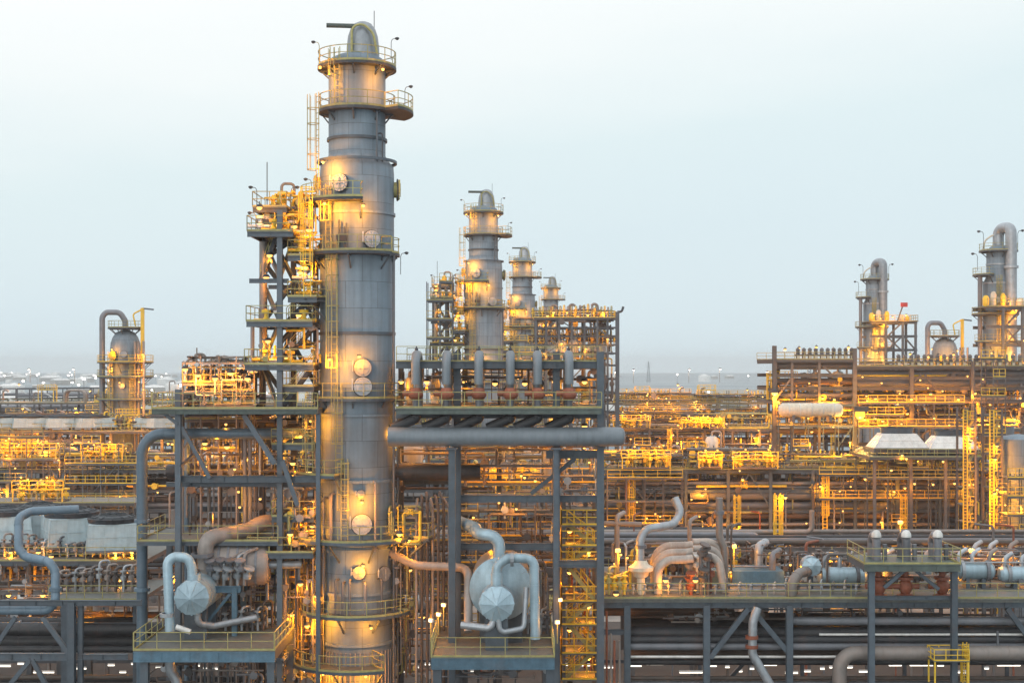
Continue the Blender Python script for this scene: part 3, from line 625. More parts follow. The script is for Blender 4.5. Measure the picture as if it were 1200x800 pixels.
# equipment between decks
for i, (px, Y, py0, py1, r, mm) in enumerate(((482, 108, 562, 520, 13, 'white'), (480, 102, 475, 440, 5, 'clad_pale'), (510, 103, 475, 442, 6, 'white'), (690, 102, 475, 440, 8, 'pipe_blue'), (640, 107, 565, 525, 7, 'white'))):
    r = S(r, Y); z0 = Z(py0, Y); z1 = Z(py1, Y); x = X(px, Y)
    t = thing('small_vessel', ('large white upright vessel behind the fat header pipe', 'thin pale vessel beside the first relief valve', 'white vessel between the first relief valves', 'blue grey vessel at the far end of the relief valve deck', 'white vessel below the header pipe near its second post')[i], 'vessel', (x, Y, z0))
    MB().lathe([(0, z0), (r*.7, z0+.12), (r, z0+.45), (r, z1-.5), (r*.75, z1-.15), (0, z1)], Matrix.Translation((x, Y, 0)), 20).build('shell', mm, t)
    MB().tube([(x, Y, z1-.2), (x, Y, z1+.35), (x+r+.5, Y, z1+.35), (x+r+.5, Y, z0)], .12, 8, .3).build('overhead_pipe', 'pipe_pink', t)
for i, (px, py, Y, pw) in enumerate(((461, 495, 99, 120), (480, 500, 101, 220), (515, 500, 102, 220), (552, 498, 102, 220), (600, 500, 102, 220), (640, 500, 102, 220), (685, 492, 100, 300), (697, 494, 101, 240))):
    lamp('drop', (X(px, Y), Y, Z(py, Y)), 'glowing lamp just above the fat header pipe, %s from the great column' % nth(i+1), 'work lamps above the header pipe', pw)
for i, (px, py, Y, pw) in enumerate(((470, 440, 101, 100), (500, 440, 102, 120), (545, 440, 102, 150), (580, 442, 102, 150), (615, 442, 102, 130), (650, 440, 102, 180), (685, 440, 100, 240))):
    lamp('drop', (X(px, Y), Y, Z(py, Y)), 'glowing lamp among the relief valves under the upper deck, %s from the great column' % nth(i+1), 'work lamps over the relief valves', pw)
# ================================================================== exchanger platforms in the foreground
CN = {'pipe_blue': 'blue grey', 'pipe_grey': 'grey', 'pipe_pink': 'pinkish', 'pipe_brown': 'brown', 'pipe_dark': 'dark', 'clad': 'silvery', 'clad_pale': 'pale metal', 'clad_blue': 'pale blue', 'rust': 'rust red'}
def faceted_head(c, d, r, depth, n=10):
    """insulated end: shallow many sided cone"""
    m = MB(); m.lathe([(r, -.02), (r, .02), (r*.96, .06), (r*.16, .06+(depth-.06)*.84), (0, depth)], axis_m(c, d), n, False); M_ = axis_m(c, d)
    for k in range(n):
        a = 2*PI*k/n; m.bar(M_ @ Vector((r*.96*math.cos(a), r*.96*math.sin(a), .07)), M_ @ Vector((.1*r*math.cos(a), .1*r*math.sin(a), depth*.92)), .035)
        a += PI/n; m.bar(M_ @ Vector((r*.965*math.cos(a), r*.965*math.sin(a), -.05)), M_ @ Vector((r*.965*math.cos(a), r*.965*math.sin(a), .09)), .06)
    return m
ZP = Z(764, 92)
pl = deck_thing('exchanger_platform', 'blue edged railed platform at the lower left carrying the drum with the round faceted end', X(156, 90), X(322, 90), 90, 99, Z(762, 90), 'flr', th=.7, m='deck', fascia='deck_blue', rm='yellow', legs=[(X(160, 90)+.4, 90.6), (X(316, 90), 90.6), (X(160, 90)+.4, 98.4), (X(316, 90), 98.4)], lm='steel', lw=.5, rh=1.2)
z0 = Z(762, 90)
def exchanger(label, c, r, L, saddle_z, m='clad_blue', facets=10, stem=None):
    t = thing('heat_exchanger', label, 'heat exchanger', (c[0], c[1], saddle_z))
    d = (0, 1, 0)
    MB().lathe([(r*.97, .05), (r, .06), (r, L*.28), (r*1.0, L-.3), (r*.7, L-.05), (0, L)], axis_m(c, d), 28).build('shell', m, t)
    faceted_head((c[0], c[1]+.05, c[2]), (0, -1, 0), r*1.03, r*.5, facets).build('end_cap', m, t)
    for k in (.25, .8):
        MB().box((c[0], c[1]+L*k, (saddle_z+c[2]-r*.8)/2), (r*1.3, .4, max(.1, c[2]-r*.8-saddle_z))).build('saddle', 'steel', t)
    for k in (.2, .55):
        MB().lathe([(r+.0, L*k-.06), (r+.04, L*k-.06), (r+.04, L*k+.06), (r, L*k+.06)], axis_m(c, d), 28, False).build('band', 'clad', t)
    return t
cx, cy = X(222, 92), 92.6
ex = exchanger('pale blue drum with round faceted end facing out on the lower left platform', (cx, cy, Z(702, 92)), S(20.5, 92), 5.5, z0)
MB().tube([(cx, cy+.7, Z(684, 92)), (cx, cy+.7, Z(676, 92))], S(8, 92), 18).build('nozzle', 'clad_blue', ex)
pp = pipe([(X(224, 93), cy+.7, Z(681, 92)), (X(224, 93), cy+.7, Z(668, 92)), (X(219, 93), cy+.7, Z(656, 92)), (X(195.5, 93), cy+.5, Z(654, 92)), (X(195.5, 92), cy+.3, Z(742, 92))], S(5.8, 92), 'clad_blue', 'pale blue insulated pipe looping over from the faceted drum at the lower left', bend=1.1, n=20, flanges=[(Q(195.5, 720, 92.4), (0, 0, 1))], fm='clad')
pipe([(X(195.5, 92), cy+.3, z0-.5), (X(195.5, 92), cy+.3, Z(790, 92)), (X(204, 92), cy+.3, Z(800, 92)), (X(204, 92), cy+.3, 0)], S(6, 92), 'clad', 'silvery pipe dropping below the lower left exchanger platform', bend=1, n=16)
pipe([(X(226, 92), cy+.8, Z(721, 92)), (X(226, 92), cy+.8, Z(735, 92)), (X(250, 94), cy+1.5, Z(740, 92)), (X(300, 95), cy+2.5, Z(733, 92))], S(4, 92), 'clad', 'silvery bent pipe under the lower left faceted drum running right', bend=.6, n=14)
pipe([(X(205, 92), cy-.3, Z(735, 92)), (X(222, 92), cy-.3, Z(741, 92))], S(3.4, 92), 'clad_pale', 'short pale pipe end lying under the lower left faceted drum', n=12)
# second exchanger behind, higher, with the long pink overhead pipe
sup = steel_frame('blue grey frame holding the upper exchanger behind the lower left drum', [(X(236, 95), 95, z0, Z(688, 95), .35), (X(275, 95), 95, z0, Z(688, 95), .35), (X(236, 98.6), 98.6, z0, Z(688, 98.6), .35), (X(285, 98.6), 98.6, z0, Z(690, 98.6), .35)], [(Q(232, 690, 95), Q(282, 690, 95), .3, .45), (Q(234, 690, 98.6), Q(290, 690, 98.6), .3, .45)], [(Q(238, 735, 95), Q(270, 695, 95), .2, .2)], m='deck_blue')
t = thing('heat_exchanger', 'grey lagged exchanger with valves above the lower left platform, under a thick pinkish pipe', 'heat exchanger', (X(262, 97), 97, Z(688, 97)))
MB().lathe([(0, -.2), (1.2, -.1), (1.45, .2), (1.45, 4.2), (1.2, 4.5), (0, 4.6)], axis_m((X(240, 97), 97, Z(662, 97)), (1, .1, 0)), 24).build('shell', 'pipe_pink', t)
for k in range(6): MB().lathe([(1.45, .35+.65*k), (1.53, .35+.65*k), (1.53, .5+.65*k), (1.45, .5+.65*k)], axis_m((X(240, 97), 97, Z(662, 97)), (1, .1, 0)), 24, False).build('band', 'pipe_grey', t)
for k in range(8):
    m = MB().lathe([(.05, 0), (.3, .05), (.3, .3), (.12, .4), (.12, .7), (.4, .75), (.4, .85), (0, .9)], axis_m((X(247+6*k, 95.6), 95.4+.15*(k % 3), Z(668+9*(k % 2), 95.6)), (.3*(k % 2), -.3, .9)), 10); m.build('valve', 'clad' if k % 2 else 'pipe_grey', t)
for k in range(6): MB().tube([(X(246+8*k, 95.5), 95.6, Z(686, 95.5)), (X(246+8*k, 95.5), 95.6, Z(664-3*k, 95.5)), (X(262+8*k, 96.5), 96.5, Z(654-2*k, 95.5))], .12, 8, .4).build('branch_pipe', 'pipe_pink' if k % 2 else 'clad', t)
pipe([(X(237, 95), 96, Z(668, 95)), (X(237, 95), 96, Z(632, 95)), (X(262, 96), 97, Z(628, 96)), (X(290, 98), 98.5, Z(622, 98)), (X(306, 99), 99, Z(612, 99)), (X(365, 101.5), 102, Z(611, 101))], S(9.3, 96), 'pipe_pink', 'thick pinkish overhead pipe climbing from the left exchanger to the great column', bend=1.6, n=20, flanges=[(Q(237, 650, 95.6), (0, 0, 1))])
pipe([(X(298, 97), 97, Z(662, 97)), (X(352, 97), 97.5, Z(662, 97))], S(4.6, 97), 'clad', 'straight silvery pipe running into the great column at its left', n=14)
# right platform with the two big heads
zr = Z(776, 90)
pr = deck_thing('exchanger_platform', 'blue edged railed platform at the lower middle carrying the two big round drums', X(505, 90), X(650, 90), 90, 100.5, zr+.35, 'flr', th=.75, m='deck', fascia='deck_blue', rm='yellow', legs=[(X(512, 90), 90.6), (X(645, 90), 90.6), (X(512, 90), 99.8), (X(645, 90), 99.8)], lm='steel', lw=.55, rh=1.3)
zr += .35
bx, by = X(587, 94), 94.2
big = thing('heat_exchanger', 'large round fronted lagged drum, biggest of the pair on the lower middle platform', 'heat exchanger', (bx, by, zr))
r = S(36, 94); zc = Z(690, 94)
MB().lathe([(r, .06), (r, 5.2), (r*.8, 5.8), (0, 6)], axis_m((bx, by, zc), (0, 1, 0)), 40).build('shell', 'clad', big)
MB().lathe([(r*1.0, -.02), (r*1.03, 0), (r*1.03, .06), (r*.99, .1), (r*.6, .42), (0, .6)], axis_m((bx, by+.05, zc), (0, -1, 0)), 40).build('end_cap', 'clad_blue', big)
for k in range(10):
    a = 2*PI*k/10; MB().bar((bx+.0*math.cos(a), by-.56, zc), (bx+r*.97*math.cos(a), by-.09, zc+r*.97*math.sin(a)), .03).build('seam', 'clad', big)
for k in (.8, 4.4): MB().box((bx, by+k, (zr+zc-r*.75)/2), (r*1.4, .45, zc-r*.75-zr)).build('saddle', 'steel', big)
sx, sy = X(582, 92), 91.9
sm = exchanger('pale blue smaller drum with faceted end, in front of the big round drum', (sx, sy, Z(707, 92)), S(20.5, 92), 1.9, zr, facets=10)
MB().tube([(sx, sy+.7, Z(692, 92)), (sx, sy+.7, Z(672, 92))], S(7, 92), 18).build('nozzle', 'clad_blue', sm)
pipe([(sx, sy+.7, Z(676, 92)), (sx, sy+.7, Z(664, 92)), (X(594, 92), sy+.8, Z(655, 92)), (X(606, 92), sy+.8, Z(655, 92)), (X(626, 92), sy+.8, Z(656, 92)), (X(627.5, 92), sy+.6, Z(750, 92))], S(5.8, 92), 'clad_blue', 'pale blue lagged pipe arching from the smaller drum down to the middle platform', bend=1.1, n=20, flanges=[(Q(600, 655, 92.6), (1, 0, 0))], fm='clad')
m = pipe([(X(585, 94.5), by+.9, Z(662, 94)), (X(585, 94.5), by+.9, Z(630, 94)), (X(558, 94), by+1.2, Z(628, 94)), (X(556, 94), by+2.2, Z(623, 94)), (X(530, 96), by+5, Z(615, 96))], S(7.2, 94), 'clad_blue', 'thick pale blue pipe on top of the big round drum, bending off to the left', bend=.9, n=20)
pipe([(X(540, 92), 92.4, Z(733, 92)), (X(575, 92), 92.1, Z(736, 92)), (X(580, 92), 92.2, Z(722, 92))], S(4.2, 92), 'clad', 'silvery drain pipe with open end under the drums, nearest the column side', bend=.4, n=14)
pipe([(X(584, 92), 92, Z(725, 92)), (X(586, 92), 92, Z(741, 92)), (X(614, 92), 92.4, Z(737, 92)), (X(617, 92), 92.8, Z(690, 92))], S(3.2, 92), 'clad', 'thin silvery pipe looping under the smaller drum and up its right side', bend=.4, n=12)
pipe([(X(452, 99), 99.5, Z(645, 99)), (X(478, 98), 98, Z(658, 98)), (X(490, 97.4), 97.4, Z(663, 97)), (X(541, 97), 96.4, Z(663, 97)), (X(549, 96), 95.5, Z(668, 96)), (X(549, 94), 93.4, Z(738, 94))], S(5.0, 96), 'pipe_pink', 'pinkish pipe running from the great column and turning down beside the big round drum', bend=.9, n=16)
for i, (px, Y, py) in enumerate(((505, 93.8, 724), (514, 95, 717), (520, 97, 706), (653, 93, 726), (656, 95, 700))):
    lamp('flood', (X(px, Y), Y, Z(py, Y)-1.6), 'pale floodlight beside the lower middle platform, %s' % ('%s of the three on its left' % nth(i+1) if i < 3 else '%s of the two on its right' % nth(i-2)), 'pale floodlights', 90, rad((-40, -30, -20, 30, 20)[i]), .9, 'lens_white', pm='yellow')
# valve plinths behind the drums
def manifold(label, x0, x1, Y, z, n, m1, m2, group=None, sc=1., dense=2):
    t = thing('pipe_manifold', label, 'pipe manifold', ((x0+x1)/2, Y, z), group)
    for k in range(dense): MB().tube([(x0, Y+.5*k, z+.5*sc+.55*k*sc), (x1, Y+.5*k, z+.5*sc+.55*k*sc)], .17*sc, 8).build('header', m1, t)
    for k in range(n):
        x = x0+(x1-x0)*(k+.5)/n; h = sc*random.uniform(1.2, 2.2)
        mb = MB().tube([(x, Y-.2, z+.02), (x, Y-.2, z+h), (x+.5*sc, Y+.5, z+h), (x+.5*sc, Y+.6, z+.1)], .1*sc, 7, .25, 3)
        mb.lathe([(.04, 0), (.22*sc, .04), (.22*sc, .3*sc), (.08*sc, .4*sc), (.08*sc, .6*sc), (.26*sc, .62*sc), (.26*sc, .72*sc), (0, .73*sc)], Matrix.Translation((x, Y-.35, z+h*.45)), 8)
        mb.build('valve', m2[k % len(m2)], t)
    return t
manifold('valve manifold behind the big round drums on the middle platform', X(600, 98), X(645, 98), 98, zr, 6, 'clad', ('clad', 'pipe_grey'))
manifold('valve manifold at the back of the lower left platform', X(262, 97), X(312, 97), 97, z0, 8, 'pipe_pink', ('clad', 'pipe_brown', 'pipe_grey'))
# ================================================================== generic multi level pipe racks
def rack(label, where, px0, px1, Y0, depth, levels, bay, col='steel_brown', npipe=(5, 7, 7), rng=(.12, .42), pm=('pipe_brown', 'pipe_brown', 'pipe_grey', 'pipe_pink', 'pipe_dark'), deck=True, rail=True, seed=1, cw=.35, seg_bays=8, group=None, pext=0., railm='yellow', brace=3, pseg=8):
    R_ = random.Random(seed); x0, x1 = X(px0, Y0), X(px1, Y0); nb = max(1, round((x1-x0)/bay)); bay = (x1-x0)/nb
    nseg = max(1, math.ceil(nb/seg_bays)); per = nb/nseg; b0 = 0
    for s in range(nseg):
        b1 = nb if s == nseg-1 else round(per*(s+1)); xa, xb = x0+b0*bay, x0+b1*bay
        t = thing('pipe_rack', label+('' if nseg == 1 else ', %s stretch from the left' % nth(s+1)), 'pipe rack', ((xa+xb)/2, Y0, 0), group)
        top = levels[0]
        for b in range(b0, b1+1):
            x = x0+b*bay
            if b == b0 and s > 0: x += 1e-3; continue
            for y in (Y0, Y0+depth): MB().hsec((x, y, 0), (x, y, top-.02), cw, cw).build('column', col, t)
        for li, z in enumerate(levels):
            for y in (Y0-.0, Y0+depth): MB().hsec((xa, y, z-.25), (xb, y, z-.25), cw*.7, .42).build('beam', col, t)
            for b in range(b0, b1+1):
                if b == b0 and s > 0: continue
                MB().bar((x0+b*bay, Y0+.15, z-.24), (x0+b*bay, Y0+depth-.15, z-.24), cw*.7, .36).build('crossbeam', col, t)
        for b in range(b0, b1):
            if brace and b % brace == 1 and len(levels) > 1:
                xm = x0+(b+.5)*bay; zA, zB = levels[0]-.5, levels[1]-.1
                m = MB(); m.bar((x0+b*bay, Y0, zB-2.5), (xm, Y0, zA), .2); m.bar((x0+(b+1)*bay, Y0, zB-2.5), (xm, Y0, zA), .2); m.build('brace', col, t)
        if deck: MB().box(((xa+xb)/2, Y0+depth/2, top+.02), (xb-xa-.01, depth, .05)).build('deck', 'deck', t)
        if rail: rail_mb([(xa, Y0, top+.05), (xb, Y0, top+.05)], .06, 1.1, 2.).build('handrail', railm, t)
        b0 = b1
    # pipes lie on every level
    for li, z in enumerate(levels[(1 if deck else 0):]):
        n = npipe[min(li, len(npipe)-1)]; y = Y0+.5
        for i in range(n):
            r = R_.uniform(*rng); r = r*1.5 if R_.random() < .2 else r
            y = Y0+.5+(depth-1)*(i+.5)/n; mm = R_.choice(pm); ea, eb = R_.choice((0, 0, 0, R_.uniform(.05, .5))), R_.choice((1, 1, 1, R_.uniform(.55, .95)))
            xa, xb = x0-pext+(x1-x0)*ea, x0+pext+(x1-x0)*eb; pts = [(xa, y, z+r), (xb, y, z+r)]
            if ea > 0: pts = [(xa, y, z+r+R_.choice((-2.6, 2.4)))]+pts
            if eb < 1: pts = pts+[(xb, y, z+r+R_.choice((-2.6, 2.4)))]
            pipe(pts, r, mm, '%s pipe %s, %s tier down, %s from the front' % (CN[mm], where, nth(li+1), nth(i+1)), 'pipes '+where, n=pseg, bend=r*2.5)
    return x0, x1
def tangle(label, pa, pb, ya, yb, Y, depth, n, seed, mats=('pipe_grey', 'pipe_brown', 'pipe_pink', 'steel_brown', 'clad'), rs=(.03, .11), valves=.5, name='pipework', floor=None):
    """a dense run of small bore pipework with valves: one thing, each pipe a part"""
    R_ = random.Random(seed); x0, x1 = X(pa, Y), X(pb, Y); zl, zh = Z(yb, Y), Z(ya, Y)
    t = thing(name, label, 'pipework', ((x0+x1)/2, Y, zl))
    cl = lambda v, a, b: min(max(v, a), b)
    for i in range(n):
        p = Vector((R_.uniform(x0, x1), Y+R_.uniform(0, depth), R_.uniform(zl, zh))); pts = [p.copy()]; ax = R_.choice((0, 2, 2, 0))
        for k in range(R_.choice((1, 2, 3, 3))):
            q = pts[-1].copy()
            if ax == 0: q.x = cl(q.x+R_.choice((-1, 1))*R_.uniform(.15, .6)*(x1-x0), x0, x1)
            elif ax == 2: q.z = cl(q.z+R_.choice((-1, 1))*R_.uniform(.3, .9)*(zh-zl), zl, zh)
            else: q.y = cl(q.y+R_.choice((-1, 1))*R_.uniform(.3, .8)*depth, Y, Y+depth)
            if (q-pts[-1]).length > .12: pts.append(q)
            ax = R_.choice([a for a in (0, 1, 2, 2) if a != ax])
        if len(pts) < 2: continue
        r = R_.uniform(*rs); m = MB().tube(pts, r, 7, r*2.5, 3)
        if R_.random() < valves:
            c = pts[0].lerp(pts[1], R_.uniform(.3, .7)); d = (pts[1]-pts[0]).normalized(); o = Vector((0, -1, 0)) if R_.random() < .6 or abs(d.z) > .5 else Vector((0, 0, 1)); s = max(r*1.6, rs[1])
            m.lathe([(r, -s*1.6), (s*1.5, -s*1.6), (s*1.5, -s*1.2), (s, -s*.7), (s, s*.7), (s*1.5, s*1.2), (s*1.5, s*1.6), (r, s*1.6)], axis_m(c, d), 9)
            m.lathe([(s*.6, 0), (s*.5, s*2.2), (s*1.9, s*2.3), (s*1.9, s*2.7), (0, s*2.75)], axis_m(c, o), 9)
        m.build('pipe', R_.choice(mats), t)
    return t
def scaffold(label, pa, pb, ya, yb, Y, depth, dx, dz, m='steel_brown', rm='yellow', w=.14, seed=1, name='scaffold'):
    """light open lattice of uprights, ledgers, decks and rails"""
    R_ = random.Random(seed); x0, x1 = X(pa, Y), X(pb, Y); z0, z1 = Z(yb, Y), Z(ya, Y); n = max(2, round((x1-x0)/dx)); k = max(1, round((z1-z0)/dz))
    t = thing(name, label, 'access frame', ((x0+x1)/2, Y, z0))
    for i in range(n+1):
        x = x0+(x1-x0)*i/n
        for y in (Y, Y+depth):
            top = z1+R_.choice((0, .4, 1.1)); MB().bar((x, y, 0), (x, y, top), w).build('upright', m, t)
    for j in range(k+1):
        z = z0+(z1-z0)*j/k
        a, b = (0, n) if R_.random() < .6 else sorted((R_.randint(0, n//2), R_.randint(n//2, n)))
        if b-a < 1: b = a+1
        xa, xb = x0+(x1-x0)*a/n, x0+(x1-x0)*b/n
        for y in (Y-.02, Y+depth+.02): MB().bar((xa, y, z-.1), (xb, y, z-.1), w*.9, w*1.6).build('ledger', m, t)
        d = MB().box(((xa+xb)/2, Y+depth/2, z+.03), (xb-xa, depth, .06)).build('deck', 'deck', t)
        if R_.random() < .8: rail_mb([(xa, Y-.05, z+.06), (xb, Y-.05, z+.06)], w*.55, 1.1, dx*.6).build('handrail', rm, d)
    for i in range(n):
        if R_.random() < .45 and k:
            j = R_.randrange(k); za, zb = z0+(z1-z0)*j/k, z0+(z1-z0)*(j+1)/k; xa, xb = x0+(x1-x0)*i/n, x0+(x1-x0)*(i+1)/n
            if R_.random() < .5: xa, xb = xb, xa
            MB().bar((xa, Y-.03, za), (xb, Y-.03, zb), w*.8).build('brace', m, t)
    return t
# ------------------------------------------------------------------ equipment prototypes (each used first where it is placed first)
def mk_air_cooler():
    t = thing('air_cooler', '', 'air cooler', (0, 0, 0)); m = MB()
    for x in (-3, 3):
        for y in (-3, 3): MB().bar((x, y, 0), (x, y, 2.2), .25).build('leg', 'steel_brown', t)
    MB().box((0, 0, 2.5), (7, 7, .6)).build('tube_bundle', 'pipe_grey', t)
    a, b, z0, z1 = 3.4, 2.1, 2.81, 4.6; vs = [(-a, -a, z0), (a, -a, z0), (a, a, z0), (-a, a, z0)]+[(-b, -b, z1), (b, -b, z1), (b, b, z1), (-b, b, z1)]
    m = MB(); m.add(vs, [(0, 1, 5, 4), (1, 2, 6, 5), (2, 3, 7, 6), (3, 0, 4, 7), (4, 5, 6, 7)]);
    for k in range(4):
        for f in (0, .25, .5, .75):
            p, q = Vector(vs[k]).lerp(Vector(vs[(k+1) % 4]), f), Vector(vs[4+k]).lerp(Vector(vs[4+(k+1) % 4]), f); m.bar(p, q, .09)
        m.bar(Vector(vs[k]).lerp(Vector(vs[4+k]), .5), Vector(vs[(k+1) % 4]).lerp(Vector(vs[4+(k+1) % 4]), .5), .09)
    m.build('plenum', 'white', t)
    MB().lathe([(2.02, 4.61), (2.15, 5.3), (2.25, 5.35), (2.0, 5.35), (1.95, 4.7)], None, 24, False).build('fan_ring', 'steel', t)
    g = MB().lathe([(1.95, 5.2), (.0, 5.25)], None, 24, False)
    for k in range(8): a = 2*PI*k/8; g.bar((0, 0, 5.5), (2.2*math.cos(a), 2.2*math.sin(a), 5.4), .06)
    g.build('fan_guard', 'grille', t)
    MB().box((0, -3.7, 2.5), (6.6, .35, .5)).build('header_box', 'pipe_brown', t)
    return t
def mk_exchanger():
    t = thing('heat_exchanger', '', 'heat exchanger', (0, 0, 0))
    MB().lathe([(0, -3.2), (.5, -3.1), (.62, -2.8), (.62, 2.6), (.5, 2.9), (0, 3)], axis_m((0, 0, 1.3), (1, 0, 0)), 18).build('shell', 'clad', t)
    for k in (-2.2, 2.3): MB().lathe([(.62, -.14), (.82, -.14), (.82, .14), (.62, .14)], axis_m((k, 0, 1.3), (1, 0, 0)), 18, False).build('flange', 'pipe_grey', t)
    for k in (-1.5, 1.5): MB().box((k, 0, .42), (.3, .9, .84)).build('saddle', 'steel', t)
    for k in (-2.6, 1.8): MB().tube([(k, 0, 1.8), (k, 0, 2.7), (k+.8, .2, 2.9)], .2, 10, .4).build('nozzle', 'pipe_pink', t)
    return t
def mk_drum():
    t = thing('upright_drum', '', 'vessel', (0, 0, 0))
    MB().lathe([(0, .8), (.6, .9), (.85, 1.3), (.85, 3.4), (.6, 3.8), (0, 3.9)], None, 18).build('shell', 'clad_pale', t)
    for k in range(4): a = PI/4+PI/2*k; MB().bar((.75*math.cos(a), .75*math.sin(a), 0), (.75*math.cos(a), .75*math.sin(a), 1.4), .12).build('leg', 'steel_brown', t)
    MB().tube([(0, 0, 3.8), (0, 0, 4.5), (1.2, 0, 4.5), (1.2, 0, .2)], .13, 8, .4).build('overhead_pipe', 'pipe_pink', t)
    return t
def mk_valves():
    t = thing('valve_station', '', 'valve station', (0, 0, 0)); R_ = random.Random(5)
    for k in range(3): MB().tube([(-2.4, .5*k, .5+.5*k), (2.4, .5*k, .5+.5*k)], .15, 7).build('header', 'pipe_brown', t)
    for k in range(7):
        x = -2.2+.72*k; h = R_.uniform(1.4, 2.6); m = MB().tube([(x, -.3, 0), (x, -.3, h), (x+.3, .5, h), (x+.3, .8, .3)], .1, 6, .25, 3)
        m.lathe([(.04, 0), (.26, .04), (.26, .34), (.08, .44), (.08, .66), (.34, .68), (.34, .8), (0, .82)], Matrix.Translation((x, -.45, h*.4)), 8); m.build('valve', ('yellow_bright', 'pipe_pink', 'yellow')[k % 3], t)
    return t
def mk_yframe():
    t = thing('access_platform', '', 'platform', (0, 0, 0))
    for x in (-1.6, 1.6):
        for y in (-1., 1.): MB().bar((x, y, 0), (x, y, 2.4), .14).build('leg', 'yellow_bright', t)
    d = MB().box((0, 0, 2.44), (3.5, 2.3, .08)).build('deck', 'deck', t)
    rail_mb([(-1.7, -1.1, 2.48), (1.7, -1.1, 2.48), (1.7, 1.1, 2.48), (-1.7, 1.1, 2.48)], .08, 1.1, 1.2, closed=True).build('handrail', 'yellow_bright', d)
    ladder_mb((1.95, 0), 0, 3.4, 0, w=.09).build('ladder', 'yellow_bright', t)
    return t
def mk_vent():
    t = thing('vent_pipe', '', 'vent pipe', (0, 0, 0))
    MB().tube([(0, 0, 0), (0, 0, 2.2), (.6, 0, 2.5), (1.1, 0, 2.1)], .22, 10, .5).build('stack', 'pipe_pink', t)
    MB().lathe([(.22, -.1), (.4, -.1), (.4, .1), (.22, .1)], axis_m((0, 0, .6), (0, 0, 1)), 12, False).build('flange', 'rust', t)
    return t
def mk_loop():
    t = thing('pipe_loop', '', 'pipe loop', (0, 0, 0))
    for k in range(3): MB().tube([(-2, .8*k, 0), (-2, .8*k, 2.2), (1.8, .8*k, 2.2), (1.8, .8*k, 0)], .24, 10, .9).build('pipe', 'pipe_pink', t)
    return t
def mk_tank():
    t = thing('white_tank', '', 'tank', (0, 0, 0))
    MB().lathe([(0, -4.6), (.6, -4.45), (.95, -4.), (.95, 4.), (.6, 4.45), (0, 4.6)], axis_m((0, 0, 1.6), (1, 0, 0)), 22).build('shell', 'cream', t)
    for k in (-3.2, -1.6, 0, 1.6, 3.2): MB().lathe([(.95, -.05), (.985, -.05), (.985, .05), (.95, .05)], axis_m((k, 0, 1.6), (1, 0, 0)), 22, False).build('band', 'clad_pale', t)
    for k in (-2.6, 2.6): MB().box((k, 0, .45), (.4, 1.8, .9)).build('saddle', 'steel_brown', t)
    return t
def mk_ladder():
    t = thing('caged_ladder', '', 'ladder', (0, 0, 0))
    ladder_mb((0, 0), 0, 7, -PI/2, w=.11).build('ladder', 'yellow_bright', t); cage_mb((0, 0), 0, 6, -PI/2, .09).build('cage', 'yellow_bright', t)
    return t
def mk_hood():
    t = thing('air_cooler', '', 'air cooler', (0, 0, 0))
    for x in (-1.9, 1.9):
        for y in (-1.9, 1.9): MB().bar((x, y, 0), (x, y, .8), .22).build('leg', 'steel_brown', t)
    a, b, z0, z1 = 2.3, 2.05, .8, 3.1; vs = [(-a, -a, z0), (a, -a, z0), (a, a, z0), (-a, a, z0)]+[(-b, -b, z1), (b, -b, z1), (b, b, z1), (-b, b, z1)]
    m = MB(); m.add(vs, [(0, 1, 5, 4), (1, 2, 6, 5), (2, 3, 7, 6), (3, 0, 4, 7), (4, 5, 6, 7), (3, 2, 1, 0)]);
    for k in range(4):
        for f in (0, .33, .67):
            p, q = Vector(vs[k]).lerp(Vector(vs[(k+1) % 4]), f), Vector(vs[4+k]).lerp(Vector(vs[4+(k+1) % 4]), f); m.bar(p, q, .07)
        for f in (.03, .5, .97): m.bar(Vector(vs[k]).lerp(Vector(vs[4+k]), f), Vector(vs[(k+1) % 4]).lerp(Vector(vs[4+(k+1) % 4]), f), .07)
    m.build('plenum', 'clad_hood', t)
    MB().lathe([(2.2, 3.11), (2.3, 3.5), (2.12, 3.5), (2.02, 3.12)], None, 28, False).build('fan_ring', 'steel_dark', t)
    g = MB().lathe([(2.1, 3.45), (1.4, 3.72), (.4, 3.85), (0, 3.86)], None, 28, True)
    for k in range(12):
        an = 2*PI*k/12; g.bar((0, 0, 3.95), (2.2*math.cos(an), 2.2*math.sin(an), 3.56), .07)
    for rr_, zz_ in ((1.9, 3.62), (1.2, 3.82), (.6, 3.92)): g.tube([(rr_*math.cos(2*PI*k/20), rr_*math.sin(2*PI*k/20), zz_) for k in range(21)], .04, 5)
    g.build('fan_guard', 'grille', t)
    MB().box((0, 0, .72), (4.8, 4.8, .14)).build('base_frame', 'pipe_grey', t)
    return t
MK = {'hood': mk_hood, 'air cooler': mk_air_cooler, 'heat exchanger': mk_exchanger, 'upright vessel': mk_drum, 'valve station': mk_valves, 'yellow access platform': mk_yframe, 'bent vent pipe': mk_vent, 'triple pipe loop': mk_loop, 'white tank': mk_tank, 'yellow caged ladder': mk_ladder}
DESC = {'hood': 'hooded air cooler', 'air cooler': 'white hooded air cooler', 'heat exchanger': 'horizontal lagged heat exchanger', 'upright vessel': 'pale upright vessel', 'valve station': 'yellow lit valve station', 'yellow access platform': 'yellow railed access platform', 'bent vent pipe': 'bent pinkish vent pipe', 'triple pipe loop': 'pinkish triple pipe loop', 'white tank': 'long white tank', 'yellow caged ladder': 'yellow caged ladder'}
PRO = {}
def put(kind, loc, rz, sc, label, group):
    if kind not in PRO: PRO[kind] = MK[kind]()
    return place(PRO[kind], loc, rz, sc, label, group)
